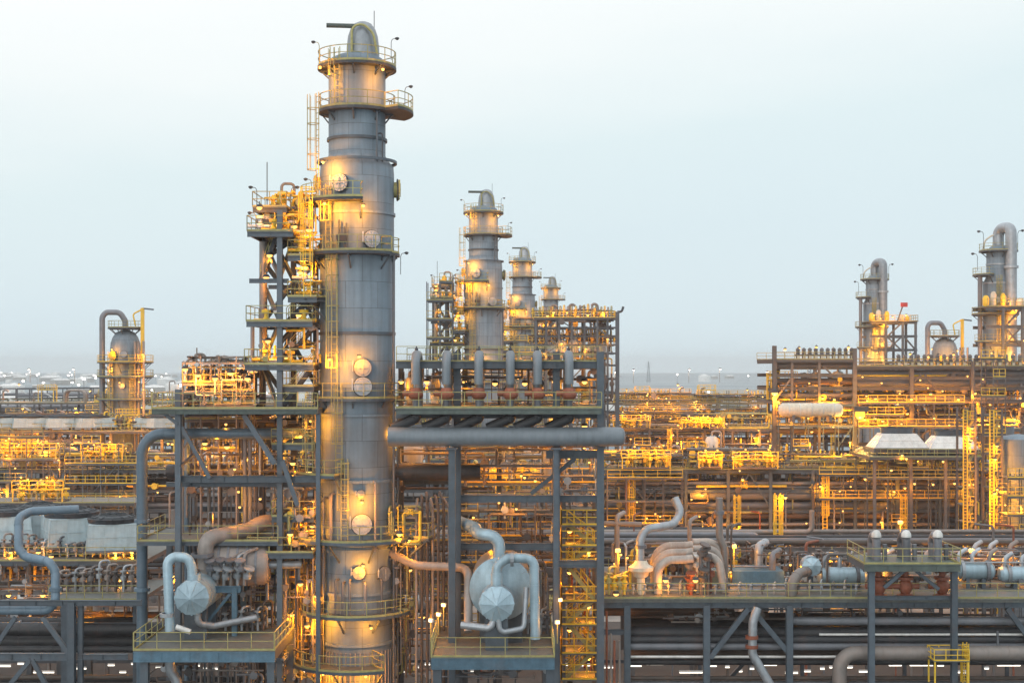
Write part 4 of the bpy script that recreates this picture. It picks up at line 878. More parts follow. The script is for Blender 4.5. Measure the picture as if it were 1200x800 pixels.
def put_row(kind, where, spots):
    spots = sorted(spots, key=lambda s: s[0][0]/s[0][1])
    for i, (loc, rz, sc) in enumerate(spots):
        put(kind, loc, rz, sc, '%s %s%s' % (DESC[kind], where, '' if len(spots) == 1 else ', %s from the left' % nth(i+1)), '%ss %s' % (DESC[kind], where))
def clutter(where, px0, px1, Y0, depth, z, n, seed, kinds, sc=1., skip=()):
    R_ = random.Random(seed); got = {}
    for i in range(n):
        px = px0+(px1-px0)*(i+R_.uniform(.1, .9))/n
        if any(a <= px <= b for a, b in skip): continue
        k = R_.choice(kinds); Y = Y0+depth*R_.uniform(.25, .8); s = sc*R_.uniform(.8, 1.2)
        got.setdefault(k, []).append(((X(px, Y), Y, z), R_.choice((0, 0, PI, PI/2 if k in ('upright vessel',) else 0)), s))
    for k, v in got.items(): put_row(k, where, v)
def lamp_row(where, group, px0, px1, Y, z, n, power, seed, style='drop', dy=0., dz=.4, lens='lens_warm', sc=1., col=WARM, jit=.45, pm='steel_brown', rad_=.15):
    R_ = random.Random(seed)
    for i in range(n):
        px = px0+(px1-px0)*(i+.5+R_.uniform(-jit, jit))/n; y = Y+R_.uniform(0, dy)
        lamp(style, (X(px, Y), y, z+R_.uniform(-dz, dz)), 'glowing lamp %s, %s from the left' % (where, nth(i+1)), group, power*R_.uniform(.35, 1.25), -PI/2, sc, lens, pm=pm, col=col, rad=rad_)
# ================================================================== right foreground rack: bays of 6 m, deck at photo line 700
YA = 98.; zA = Z(700, YA)
t = steel_frame('heavy grey steel frame under the long right hand deck at the front',
    [(X(px, YA), YA, 0, zA-.5) for px in (735, 828, 925, 1215)]+[(X(px, 109), 109, 0, zA-.5) for px in (735, 828, 925, 1021, 1118, 1215)],
    [((X(702, YA), YA, zA-.4), (X(1230, YA), YA, zA-.4), .35, .6), ((X(702, 109), 109, zA-.4), (X(1230, 109), 109, zA-.4), .35, .6), (Q(705, 740, YA+.3), Q(735, 740, YA+.3), .25, .4), ((X(735, 109), 109, 6.4), (X(1215, 109), 109, 6.4), .3, .4)],
    [(Q(877, 712, YA), Q(832, 770, YA), .36, .36), (Q(880, 712, YA), Q(922, 762, YA), .36, .36), (Q(1215, 760, YA), Q(1180, 712, YA), .36, .36), (Q(877, 770, 109), Q(850, 800, 109), .3, .3)], w=.46)
da = deck_thing('steel_deck', 'long railed deck across the lower right carrying bent pipes and exchangers', X(703, YA), X(1240, YA), YA-.4, 110.5, zA, 'fb', th=.2, m='deck', rm='yellow', beams=14, lm='steel', fascia='deck')
PL = [(727, 98.9, 5.0, 'pipe_grey', 925, 1240), (741, 99.6, 8, 'pipe_dark', 735, 1240), (749, 98.6, 4.5, 'pipe_dark', 735, 1240), (757, 98.5, 4.2, 'pipe_grey', 735, 1240), (743, 98.4, 1.5, 'clad_pale', 960, 1240), (769, 98.5, 1.6, 'clad_pale', 735, 1020), (775, 99.2, 3.6, 'pipe_dark', 735, 1240), (794, 99, 2.6, 'pipe_brown', 735, 1240), (800, 98.6, 2, 'pipe_grey', 735, 1240), (733, 103.5, 9, 'pipe_dark', 735, 1240), (752, 104, 7, 'pipe_dark', 735, 1240), (764, 105, 6, 'pipe_brown', 735, 1240), (722, 106, 6, 'pipe_brown', 735, 900), (716, 105, 5, 'pipe_brown', 705, 860), (770, 107, 4, 'pipe_grey', 735, 1240), (801, 104, 4, 'pipe_dark', 735, 1240), (724, 107.5, 7, 'pipe_dark', 860, 1100), (758, 103, 2, 'clad_pale', 735, 1240)]
for i, (py, Y, r, mm, a, b) in enumerate(sorted(PL)):
    pipe([(X(a, Y), Y, Z(py, Y)), (X(b, Y), Y, Z(py, Y))], S(r, Y), mm, '%s %s pipe running level under the long right deck, %s from the top' % ('thin' if r < 3 else 'fat' if r > 6 else 'medium', CN[mm], nth(i+1)), 'level pipes under the right deck', n=14)
pipe([(X(983, 97.6), 97.4, 0), (X(983, 97.6), 97.4, Z(764, 97.6)), (X(1240, 97.6), 97.4, Z(764, 97.6))], S(8.4, 97.5), 'pipe_pink', 'fat pinkish grey pipe turning down with one elbow under the right deck', bend=1.2, n=22)
pipe([(X(888, 97), 97.1, Z(712, 97)), (X(882, 97), 96.9, Z(728, 97)), (X(881, 97), 96.8, Z(765, 97)), (X(903, 97), 96.6, Z(803, 97)), (X(915, 97), 96.6, 0)], S(5.2, 97), 'clad', 'silvery and rust pipe slanting down in front of the right pipe runs', bend=.8, n=16, flanges=[(Q(881, 746, 96.86), (0, 0, 1)), (Q(881, 757, 96.86), (0, 0, 1))], fm='rust')
for i, (px, a, b) in enumerate(((711, 716, 800), (716, 742, 800), (720, 750, 800), (726, 750, 800))):
    pipe([(X(px, 97), 97, Z(a, 97)), (X(px, 97), 97, 0)], S(1.3, 97), 'pipe_pink' if i % 2 else 'rust', 'thin upright %s pipe at the end of the right pipe runs, %s from left' % ('pinkish' if i % 2 else 'rust red', nth(i+1)), 'thin upright pipes at the end of the right rack', n=8)
pipe([(X(1170, 97.4), 97.6, Z(741, 97)), (X(1171, 97.4), 97.6, Z(770, 97)), (X(1168, 97.4), 97.6, Z(772, 97))], .09, 'pipe_grey', 'thin bent drain pipe near the right edge under the deck', bend=.2, n=8)
# caged ladder & little yellow platform at the right deck leg
t = put('yellow access platform', (X(1110, 96.6), 96.4, Z(800, 96.6)), 0, .72, 'small yellow railed stand by the second leg of the green control platform', 'yellow railed access platform')
t = put('yellow caged ladder', (X(1130, 97), 96.9, Z(815, 97)), 0, .55, 'yellow caged ladder beside the second leg of the green control platform', 'yellow caged ladders')
# control platform
zc_ = Z(658, 97)
cp = deck_thing('control_platform', 'green railed platform on two tall legs above the right deck, topped by three vent stacks', X(1012, 96), X(1125, 96), 95.8, 100.8, zc_, 'flr', th=.45, m='deck_green', fascia='deck_green', rm='yellow', legs=[(X(1021, 96.4), 96.4), (X(1118, 96.4), 96.4), (X(1021, 100.4), 100.4), (X(1118, 100.4), 100.4)], lm='steel', lw=.42)
fr = steel_frame('grey cross bracing under the green control platform', [], [(Q(1021, 700, 96.6), Q(1118, 700, 96.6), .2, .3)], [(Q(1064, 664, 96.4), Q(1036, 688, 96.4), .2, .24), (Q(1068, 664, 96.4), Q(1100, 690, 96.4), .2, .24)])
for i, px in enumerate((1027, 1062, 1099)):
    x = X(px, 98); t = thing('vent_stack', 'grey capped vent stack on the green control platform, %s from the left' % nth(i+1), 'vent stack', (x, 98, zc_), 'vent stacks on the control platform')
    MB().tube([(x, 98, zc_), (x, 98, zc_+1.5), (x+.0, 98.8, zc_+1.75), (x, 99.3, zc_+1.2), (x, 99.3, zc_)], S(5, 98), 14, .4).build('stack', 'pipe_grey', t)
    MB().lathe([(0, 2.25), (.2, 2.2), (.34, 2.0), (.36, 1.75), (.3, 1.7)], Matrix.Translation((x, 98, zc_-.1)), 14).build('cap', 'clad_pale', t)
    MB().tube([(x+.65, 98.2, zc_), (x+.65, 98.2, zc_+1.1)], .18, 10).build('side_pipe', 'pipe_grey', t)
    xx = X((1030, 1061, 1104)[i], 97.8); zb = zA
    t = thing('control_valve', 'rust red control valve below the green platform, %s from the left' % nth(i+1), 'control valve', (xx, 97.8, zb), 'rust red control valves')
    MB().lathe([(.2, .0), (.62, .05), (.62, .25), (.3, .35), (.45, .6), (.52, .9), (.45, 1.15), (.3, 1.3), (.56, 1.36), (.56, 1.55), (.25, 1.6), (.22, 1.9), (.42, 1.95), (.42, 2.2), (.2, 2.3)], Matrix.Translation((xx, 97.8, zb)), 18).build('body', 'rust', t)
    MB().tube([(xx-.95, 97.8, zb+.9), (xx+.95, 97.8, zb+.9)], .24, 12).build('ports', 'rust', t)
    MB().tube([(xx, 97.8, zb+2.2), (xx, 97.8, zc_-.6)], .26, 12).build('riser', 'pipe_grey', t)
# big lagged exchangers lying on the right deck
for i, (pa, pb, py, Y, r, mm) in enumerate(((958, 1015, 674, 103, 10, 'clad_blue'), (1030, 1092, 668, 104, 10, 'clad_blue'), (1118, 1165, 668, 102.5, 10, 'clad_blue'), (1170, 1230, 672, 102.5, 9, 'clad_blue'), (1135, 1190, 655, 106, 6.5, 'pipe_pink'))):
    r = S(r, Y); x0, x1 = X(pa, Y), X(pb, Y); z = Z(py, Y); L = x1-x0
    t = thing('heat_exchanger', '%s lagged exchanger lying along the right deck, %s' % (CN[mm], ('left of the green control platform', 'behind the green control platform', 'just right of the green control platform', 'at the right edge of the deck', 'raised above the others at the right')[i]), 'heat exchanger', ((x0+x1)/2, Y, zA), 'lagged exchangers on the right deck')
    MB().lathe([(0, 0), (r*.7, .05), (r, .25), (r, L-.25), (r*.7, L-.05), (0, L)], axis_m((x0, Y, z), (1, 0, 0)), 22).build('shell', mm, t)
    for k in (.18, .8): MB().lathe([(r, -.12), (r*1.25, -.12), (r*1.25, .12), (r, .12)], axis_m((x0+L*k, Y, z), (1, 0, 0)), 22, False).build('flange', 'clad' if k < .5 else 'pipe_grey', t)
    for k in (.3, .7): MB().box((x0+L*k, Y, (zA+z-r*.8)/2), (.3, r*1.3, z-r*.8-zA)).build('saddle', 'steel', t)
    for k in (.12, .45, .88): MB().tube([(x0+L*k, Y, z+r*.8), (x0+L*k, Y, z+r+.6), (x0+L*k+.7, Y+.4, z+r+.9)], .17, 10, .4).build('nozzle', 'clad' if k < .5 else 'pipe_pink', t)
pipe([(X(931, 97.6), 98.6, zA+.05), (X(931, 97.6), 98.6, Z(686, 97.6)), (X(940, 98), 99.2, Z(674, 98)), (X(962, 101), 102, Z(669, 101))], S(6, 98), 'pipe_pink', 'beige pipe elbow rising off the right deck into the first lagged exchanger', bend=1.2, n=18)
t = thing('valve_bonnet', 'pale blue valve bonnet with faceted hood at the left end of the lagged exchangers', 'valve bonnet', (X(950, 101), 101, zA))
faceted_head((X(950, 101), 100.6, Z(662, 101)), (0, -1, .2), .75, .5, 8).build('hood', 'clad_blue', t)
MB().lathe([(.72, 0), (.72, .8), (.3, .9), (.3, 1.6)], axis_m((X(950, 101), 100.62, Z(662, 101)), (0, 1, 0)), 16).build('barrel', 'clad', t); MB().bar((X(950, 101), 101.2, zA), (X(950, 101), 101.2, Z(670, 101)), .4).build('post', 'steel', t)
# three parallel pinkish bends and tall pipes left on the deck
for k in range(3):
    Y = 99.5+1.1*k; pl_ = 768-2*k; pyt = 656-8*k
    pipe([(X(pl_+3, Y), Y, zA+.05), (X(pl_+3, Y), Y, Z(pyt, Y)), (X(806, Y), Y, Z(pyt-1, Y)), (X(812, Y), Y, Z(pyt-2, Y))], S(4.9, Y), 'pipe_cream', 'thick pinkish bent pipe on the right deck, %s of three from the front' % nth(k+1), 'three parallel bent pipes', bend=1.3, n=20)
    pipe([(X(812, Y+.5), Y+.5, Z(pyt-4, Y)), (X(842, Y), Y+.5, Z(pyt-5, Y)), (X(850, Y), Y+.5, zA+.05)], S(4.4, Y), 'pipe_cream', 'pinkish pipe bending down beyond the three thick bends, %s from the front' % nth(k+1), 'pipes bending down beyond the three', bend=1., n=16)
vs = thing('valve_cluster', 'bronze coloured valve cluster between the pinkish bent pipes', 'valve cluster', (X(815, 100), 100, zA))
R_ = random.Random(3)
for k in range(12):
    px = 800+R_.uniform(0, 34); Y = 99.2+R_.uniform(0, 2); py = R_.uniform(650, 690); x = X(px, Y)
    m = MB().lathe([(.05, 0), (.34, .05), (.34, .35), (.12, .45), (.12, .8), (.42, .84), (.42, .95), (0, .97)], axis_m((x, Y, Z(py, Y)), (R_.uniform(-.5, .5), -.3, 1)), 10); m.tube([(x, Y, zA), (x, Y, Z(py, Y)+.1)], .12, 8); m.build('valve', ('pipe_pink', 'steel_brown', 'rust', 'clad_pale')[k % 4], vs)
pipe([(X(751, 99), 99.5, zA+1.2), (X(751, 99), 99.5, Z(632, 99)), (X(757, 99.5), 99.7, Z(621, 99)), (X(790, 100), 100.4, Z(615, 100)), (X(800, 100), 100.8, Z(602, 100)), (X(793, 100), 101.2, Z(585, 100))], S(4.8, 99.5), 'clad', 'long silvery pipe snaking up from the right deck, bent twice near its top', bend=.9, n=18, flanges=[(Q(751, 640, 99.5), (0, 0, 1))])
MBc = thing('relief_valve', 'yellow lit bell shaped valve at the foot of the snaking silvery pipe', 'relief valve', (X(751, 99.5), 99.5, zA))
MB().lathe([(.2, 0), (.3, .3), (.3, 1.2), (.5, 1.3), (.62, 1.6), (.9, 1.75), (.92, 2.0), (.55, 2.2), (.42, 2.5)], Matrix.Translation((X(751, 99.5), 99.5, zA)), 18).build('body', 'cream', MBc)
pipe([(X(849, 102), 102, zA+.1), (X(849, 102), 102, Z(642, 102)), (X(843, 102), 102, Z(628, 102)), (X(843, 102), 102, Z(583, 102))], S(4.2, 102), 'pipe_pink', 'tall pinkish pipe with an offset bend behind the pinkish loops', bend=.8, n=16, flanges=[(Q(843, 600, 102), (0, 0, 1))])
for i, (px, a, b, Y, r, mm) in enumerate(((808, 610, 690, 104, 2.4, 'pipe_pink'), (857, 618, 690, 103, 1.2, 'pipe_brown'), (723, 605, 690, 103, 3, 'pipe_pink'), (889, 640, 690, 105, 5, 'clad'), (905, 650, 690, 104, 4, 'pipe_grey'))):
    pipe([(X(px, Y), Y, zA+.03), (X(px, Y), Y, Z(a, Y)), (X(px+8, Y+2), Y+2, Z(a-1, Y))], S(r, Y), mm, 'upright %s pipe on the right deck, %s from the left' % (CN[mm], nth((2, 3, 1, 4, 5)[i])), 'upright pipes on the right deck', bend=.5, n=10)
pipe([(X(706, 103), 103, Z(613, 103)), (X(752, 103), 103, Z(614, 103))], S(3, 103), 'pipe_pink', 'level pinkish pipe joining the snaking silvery pipe from the left', n=12)
tag(MB().box((X(862, 104), 105, zA+.55), (S(110, 104), 3.4, 1.1)).build('cable_trough', 'deck_blue'), 'long low blue grey covered trough on the right deck', 'cable trough')
tag(MB().box((X(728, 104), 105, zA+.5), (S(42, 104), 3., 1.0)).build('cable_trough', 'deck'), 'short grey covered trough at the left end of the right deck', 'cable trough')
manifold('row of small grey valves standing along the front of the right deck', X(735, 99.4), X(1010, 99.4), 99.6, zA, 20, 'pipe_grey', ('pipe_cream', 'clad', 'steel_brown'), sc=.55)
manifold('row of small brown valves standing behind the right deck troughs', X(715, 108), X(935, 108), 108, zA, 22, 'pipe_brown', ('pipe_pink', 'steel_brown', 'yellow_bright', 'pipe_brown'), sc=1.1)
manifold('row of small grey valves behind the lagged exchangers', X(950, 107.5), X(1225, 107.5), 107.5, zA, 26, 'pipe_brown', ('pipe_pink', 'clad', 'steel_brown'), sc=1.)
manifold('yellow lit pipework at the left end of the right deck', X(705, 99), X(735, 99), 99.5, zA, 5, 'yellow_bright', ('yellow_bright', 'yellow'), sc=1.)
for i, (px, py, Y, pw) in enumerate(((724, 645, 100, 300), (722, 688, 98, 200), (780, 672, 98.6, 160), (815, 672, 98, 120), (860, 640, 104, 300), (900, 655, 106, 250), (1055, 612, 110, 200), (1138, 645, 104, 240), (1196, 650, 104, 200), (975, 640, 108, 220))):
    lamp('flood' if i in (0, 4, 6, 7) else 'drop', (X(px, Y), Y, Z(py, Y)-(1.6 if i in (0, 4, 6, 7) else 0)), 'glowing lamp over the right deck equipment, %s from the left' % nth((2, 1, 3, 4, 5, 6, 8, 9, 10, 7)[i]), 'lamps over the right deck', pw, 0, 1., pm='yellow')
# yellow stair column between the relief deck legs
st = thing('stair_tower', 'yellow railed stair tower glowing between the two right legs of the relief valve deck', 'stair tower', (X(680, 101), 101, 0))
for px in (660, 698):
    for Y in (99.6, 103.4): MB().hsec((X(px, 101), Y, 0), (X(px, 101), Y, Z(586, 101)), .24, .24).build('column', 'steel_brown', st)
lv = (612, 636, 660, 700, 727, 760, 790)
for k, py in enumerate(lv):
    z = Z(py, 101); d = MB().box((X(679, 101), 101.5, z-.05), (S(44, 101), 4.2, .1)).build('landing', 'deck', st)
    rail_mb([(X(657, 101), 103.6, z), (X(657, 101), 99.4, z), (X(701, 101), 99.4, z), (X(701, 101), 103.6, z)], .075, 1.1, .9).build('handrail', 'yellow_bright', d)
    if k < len(lv)-1:
        a = (X(662 if k % 2 else 696, 101), 100.2, Z(lv[k+1], 101)); b = (X(694 if k % 2 else 664, 101), 100.2, z)
        f = stair_flight_mb(a, b, .8, 9).build('stair_flight', 'yellow', st); stair_rail_mb(a, b, .8).build('handrail', 'yellow_bright', f)
    lamp('drop', (X(690 if k % 2 else 668, 100), 100.6, z-.12), 'glowing lamp in the yellow stair tower, %s landing from the top' % nth(k+1), 'lamps of the yellow stair tower', 230)
for i, (px, py, Y, pw) in enumerate(((468, 618, 97, 150), (478, 625, 98, 180), (462, 612, 99, 120), (366, 608, 98, 200), (352, 600, 99, 170), (340, 618, 97, 150), (352, 676, 98, 200), (360, 725, 97.5, 200), (371, 690, 97.4, 160), (342, 712, 99, 140), (330, 740, 98, 140), (495, 715, 102, 150), (480, 660, 103, 120))):
    lamp('drop', (X(px, Y), Y, Z(py, Y)), 'glowing lamp hung beside the lower great column, %s' % ('%s on its right' % nth((2, 3, 1)[i]) if i < 3 else '%s on its left' % nth(i-2) if i < 11 else '%s by the brown risers' % nth(i-10)), 'work lamps beside the lower great column', pw)
# ================================================================== lower left: rack, trestle, air coolers, zigzag pipe
YL = 95.
tr = steel_frame('grey trestle with A shaped bracing at the lower left corner', [(X(84, YL), YL, 0, Z(705, YL), .5), (X(76, YL+8), YL+8, 0, Z(706, YL+8), .45), (X(-14, YL), YL, 0, Z(705, YL), .5), (X(86.5, YL)+.35, YL+.4, 0, Z(705, YL), .35), (X(160, 104), 104, 0, Z(705, 104), .45)],
    [(Q(-20, 769, YL), Q(82, 769, YL), .3, .5), (Q(91, 769, YL+.3), Q(150, 769, YL+.3), .3, .4), (Q(-20, 706, YL), Q(166, 706, YL), .3, .4), (Q(-20, 732, 104), Q(160, 732, 104), .3, .4)],
    [(Q(50, 723, YL), Q(80, 764, YL), .28, .3), (Q(18, 723, YL), Q(-10, 764, YL), .28, .3), (Q(36, 772, YL), Q(8, 806, YL), .28, .3), (Q(38, 772, YL), Q(56, 806, YL), .28, .3), (Q(72, 712, YL+8), Q(77, 740, YL+8), .2, .2)])
dl = deck_thing('steel_deck', 'lower railed walkway deck at the lower left beside the thick blue pipe', X(62, 104), X(166, 104), 103, 113, Z(703, 103), 'f', th=.3, m='deck', rm='yellow', beams=5)
dl2 = deck_thing('steel_deck', 'wide railed deck under the hooded air coolers at the left', X(-30, 112), X(172, 112), 111, 132, Z(657, 111), 'f', th=.35, m='deck', rm='yellow', beams=9, legs=[(X(px, 112), 112.) for px in (-10, 35, 70, 105, 160)])
pipe([(X(-15, 95.5), 95.5, Z(716, 95)), (X(57, 95.5), 95.5, Z(716, 95)), (X(65, 95.5), 95.5, Z(706, 95)), (X(65, 96), 96, Z(672, 95)), (X(58, 96), 96, Z(660, 95)), (X(30, 97), 97, Z(657, 95)), (X(22, 97), 97, Z(648, 95)), (X(22, 98), 98, Z(612, 95)), (X(30, 98), 99, Z(606, 95)), (X(84, 99), 100.5, Z(606, 95))], S(5.2, 95.5), 'pipe_blue', 'thick blue grey zigzag pipe stepping down in front of the left air coolers', bend=.7, n=18, flanges=[(Q(65, 690, 95.7), (0, 0, 1))], fm='pipe_blue')
ac = []
for i, (px, Y, s) in enumerate(((3, 117, 1.), (84, 116, 1.), (133, 113.8, .92), (46, 122, .95))):
    put('hood', (X(px, Y), Y, Z(657, 111)), rad((24, 28, 14, 24)[i]), s, ('white hooded air cooler cut by the left edge of the picture', 'white hooded air cooler behind the top of the zigzag pipe', 'small warm lit hooded air cooler beside the thick blue riser pipe', 'hooded air cooler standing farthest back among those at the left')[i], 'hooded air coolers on the left deck')
for i, (px, py, Y, pw) in enumerate(((12, 640, 113, 260), (60, 645, 113, 200), (118, 628, 114, 300), (135, 640, 113, 300), (155, 640, 113, 220), (50, 690, 110, 240), (100, 688, 108, 260), (140, 672, 110, 300), (10, 690, 110, 260), (120, 728, 107, 300), (105, 725, 109, 260), (146, 728, 109, 260), (20, 705, 112, 240), (45, 640, 112, 200))):
    lamp('drop', (X(px, Y), Y, Z(py, Y)), 'glowing lamp among the lower left decks, %s' % (('%s on the air cooler deck from the left' % nth({0: 1, 13: 2, 1: 3, 2: 4, 3: 5, 4: 6}[i])) if i in (0, 1, 2, 3, 4, 13) else '%s below the air cooler deck from the left' % nth({8: 1, 12: 2, 5: 3, 6: 4, 10: 5, 9: 6, 7: 7, 11: 8}[i])), 'lamps of the lower left decks', pw, pm='yellow')
for i, (py, Y, r, mm) in enumerate(((737, 104, 8, 'pipe_dark'), (750, 105, 8, 'pipe_dark'), (760, 104, 4, 'pipe_dark'), (728, 107, 6, 'pipe_dark'), (763, 106, 2, 'clad_pale'), (793, 104, 3, 'pipe_brown'), (795, 105, 4, 'pipe_dark'), (745, 110, 7, 'pipe_brown'), (720, 110, 4, 'pipe_brown'), (800, 107, 3, 'pipe_grey'))):
    pipe([(X(-30, Y), Y, Z(py, Y)), (X(160 if i % 2 else 345, Y), Y, Z(py, Y))], S(r, Y), mm, '%s pipe running level behind the lower left trestle, %s from the top' % (CN[mm], nth((3, 5, 6, 2, 7, 8, 9, 4, 1, 10)[i])), 'level pipes behind the lower left trestle', n=12)
manifold('brown pipework with valves under the left air cooler deck', X(-10, 114), X(160, 114), 114, Z(703, 103)-.2, 18, 'pipe_brown', ('pipe_pink', 'steel_brown', 'yellow_bright'), sc=1.3)
manifold('brown pipework with valves along the left walkway deck', X(66, 107), X(160, 107), 107, Z(703, 103), 10, 'pipe_brown', ('pipe_pink', 'steel_brown', 'clad'), sc=1.1)
manifold('small pipework in front of the left air coolers', X(-8, 113.5), X(160, 113.5), 113.5, Z(657, 111), 18, 'pipe_grey', ('clad', 'pipe_pink', 'pipe_grey'), sc=.9)
tk = thing('round_vessel', 'dark round vessel end below the left air cooler deck', 'vessel', (X(130, 113), 113, Z(703, 103)))
MB().lathe([(0, -.5), (1.2, -.3), (1.7, .1), (1.7, 4), (0, 4.4)], axis_m((X(130, 113), 113, Z(678, 113)), (0, 1, 0)), 26).build('shell', 'pipe_grey', tk); MB().box((X(130, 113), 115, Z(703, 103)+.1), (1.8, 1, .2)).build('saddle', 'steel', tk)
# ================================================================== racks behind, one per process train, right across the picture
WH_B = 'in the low rack'
rack('low brown pipe rack just behind the front decks', WH_B, -80, 1290, 140, 14, (13.4, 11.2, 9.), 6., npipe=(9, 10, 9), rng=(.08, .3), deck=False, rail=False, seed=2, pext=3)
WH_C = 'on the wide rack'
rack('wide brown steel pipe rack behind the nearest great column', WH_C, -90, 1300, 196, 14, (17.0, 14.2, 11.4, 8.4, 5.4), 6., npipe=(7, 8, 8, 7), rng=(.15, .5), seed=3, pext=4, col='steel', cw=.46, pm=('pipe_brown', 'pipe_brown', 'pipe_grey', 'pipe_pink', 'pipe_dark', 'pipe_grey'))
WH_D = 'on the third rack'
rack('third brown pipe rack back, below the second great column', WH_D, -110, 1310, 296, 16, (18.2, 15., 12.), 6., npipe=(6, 6), rng=(.2, .5), seed=4, pext=4, brace=5, cw=.4)
WH_E = 'on the far rack'
rack('far pinkish pipe rack near the plain', WH_E, -120, 1320, 400, 16, (21., 16.5, 12.), 12., npipe=(5, 5), rng=(.25, .6), seed=5, pext=4, brace=2, cw=.45, railm='yellow')
# clutter on rack decks
VK = ['valve station', 'valve station', 'heat exchanger', 'upright vessel', 'yellow access platform', 'bent vent pipe', 'triple pipe loop']
clutter('on the wide rack deck', -20, 1150, 197, 11, 17.07, 40, 11, VK)
clutter('on the third rack deck back', -10, 1210, 298, 12, 18.27, 46, 12, VK+['valve station'], 1.25)
clutter('on the far rack deck', -5, 1205, 402, 12, 21.07, 44, 13, VK, 1.3)
clutter('on the tier below the wide rack deck', -20, 1200, 199, 9, 14.3, 22, 14, ['valve station', 'bent vent pipe', 'heat exchanger'], .8)
clutter('on the ground between the racks', -10, 1200, 165, 20, .02, 26, 15, ['upright vessel', 'heat exchanger', 'valve station', 'triple pipe loop'], 1.5)
for nm, (a, b, Y, z, n, s, kk) in {'fronting the wide rack': (10, 1190, 195.2, 8, 7, 21, 1.2), 'fronting the third rack': (20, 1180, 295, 10, 8, 22, 1.2)}.items():
    R_ = random.Random(s); put_row('yellow caged ladder', nm, [((X(a+(b-a)*(i+R_.uniform(.2, .8))/n, Y), Y, z), 0, kk) for i in range(n)])
# lamps on the racks
lamp_row('along the wide rack deck', 'lamps on the wide rack deck', -10, 1190, 199, 20.4, 24, 900, 31, dy=8, dz=.8)
lamp_row('below the wide rack deck', 'lamps below the wide rack deck', -10, 1190, 195.0, 15., 12, 800, 32, dz=1.5)
lamp_row('low on the wide rack', 'lamps low on the wide rack', 0, 1200, 194.5, 9.5, 8, 1000, 33, dz=2)
lamp_row('along the third rack deck', 'lamps on the third rack deck', -10, 1200, 301, 22.3, 24, 1700, 34, dy=9, dz=.9, sc=1.3)
lamp_row('below the third rack deck', 'lamps below the third rack deck', -10, 1200, 295, 16.2, 12, 1500, 35, dz=1.2, sc=1.2)
lamp_row('along the far pinkish rack', 'lamps on the far rack', -10, 1205, 405, 26., 20, 2600, 36, dy=8, dz=1., sc=1.5)
lamp_row('standing white along the top of the far rack', 'white lamps on the far rack', 5, 1195, 416, 26.6, 26, 900, 37, style='pole', dz=.6, lens='lens_far', sc=1.8, col=(1, .8, .55))
lamp_row('in the low pipe rack behind the front decks', 'lamps in the low rack', 0, 1200, 139.5, 11.5, 14, 420, 38, dz=1.5)
lamp_row('on the ground behind the low rack', 'lamps behind the low rack', 0, 1200, 157, 7.5, 6, 900, 39, dz=1.5)
# made-up white glow bars, added as bright dashes deep under the front decks (seen through the gaps at the bottom)
tp = None
R_ = random.Random(9)
px = -8; i = 0
while px < 1210:
    Y = 126; L = R_.choice((.4, .6, 1.2, 1.6, 2.2)); x = X(px, Y)+L/2; i += 1
    if tp is None:
        tp = thing('glow_bar', '', 'tube light', (0, 0, 0), 'added white glow bars'); MB().box((0, 0, .1), (1, .16, .1)).build('casing', 'white', tp); MB().tube([(-.48, 0, 0), (.48, 0, 0)], .085, 8).build('tube', 'lens_white', tp); o = tp
    else: o = copy_tree(tp)
    o.location = (x, Y+R_.uniform(-.4, .4), Z(R_.choice((778, 780, 780, 782, 787)), Y)); o.scale = (L, 1, 1); o['group'] = 'added white glow bars'
    o['label'] = 'added white glow bar in the dark gap under the front decks, %s from the left' % nth(i)
    px += L/Y*F+R_.choice((5, 7, 9, 18))
carr = steel_frame('long dark beam line carrying the added white glow bars', [(X(px, 126.6), 126.6, 0, 9, .3) for px in range(-20, 1260, 120)], [((X(-30, 126.6), 126.6, Z(776, 126)), (X(1240, 126.6), 126.6, Z(776, 126)), .2, .3)], [], m='steel_dark')
# ================================================================== upper right complex
def pc(px, py, Y): return P(px, py, Y)
YF = 205.
zF1, zF2 = Z(424, YF), Z(433, YF)
cols = [(X(px, YF), YF, 0, Z(py, YF), .6) for px, py in ((907.5, 405), (1001.5, 408), (1139.5, 424), (1068, 432), (1215, 424))]+[(X(px, YF+14), YF+14, 0, Z(425, YF+14), .5) for px in (912, 955, 1001, 1040, 1070, 1110, 1140, 1180, 1215)]+[(X(px, YF), YF, 0, zF1, .35) for px in (928, 960)]
bm = []
for a, b, py in ((907, 1001, 423), (907, 1001, 440), (907, 1215, 455), (1001, 1215, 431), (1001, 1215, 443), (1001, 1215, 470), (907, 1001, 472), (1001, 1215, 492), (1001, 1140, 526), (1001, 1215, 552)):
    for yy in (YF, YF+14): bm.append(((X(a, YF), yy, Z(py, YF)), (X(b, YF), yy, Z(py, YF)), .4, .5))
for px in (907, 955, 1001, 1035, 1068, 1104, 1139, 1180, 1215):
    for py in (424, 456, 471): bm.append(((X(px, YF), YF+.2, Z(py, YF)-.05), (X(px, YF), YF+13.8, Z(py, YF)-.05), .35, .4))
br = [(Q(950, 440, YF), Q(962, 428, YF), .25, .25), (Q(976, 440, YF), Q(964, 428, YF), .25, .25), (Q(1064, 455, YF), Q(1080, 438, YF), .25, .25), (Q(1096, 455, YF), Q(1083, 438, YF), .25, .25), (Q(1140, 455, YF), Q(1155, 445, YF), .25, .25), (Q(1010, 490, YF), Q(1068, 472, YF), .25, .25), (Q(907, 470, YF), Q(928, 442, YF), .25, .25), (Q(1068, 520, YF), Q(1100, 494, YF), .25, .25)]
fr = steel_frame('tall brown steel structure at the upper right crowned by rows of short standpipes', cols, bm, br, m='steel_brown', cat='steel structure')
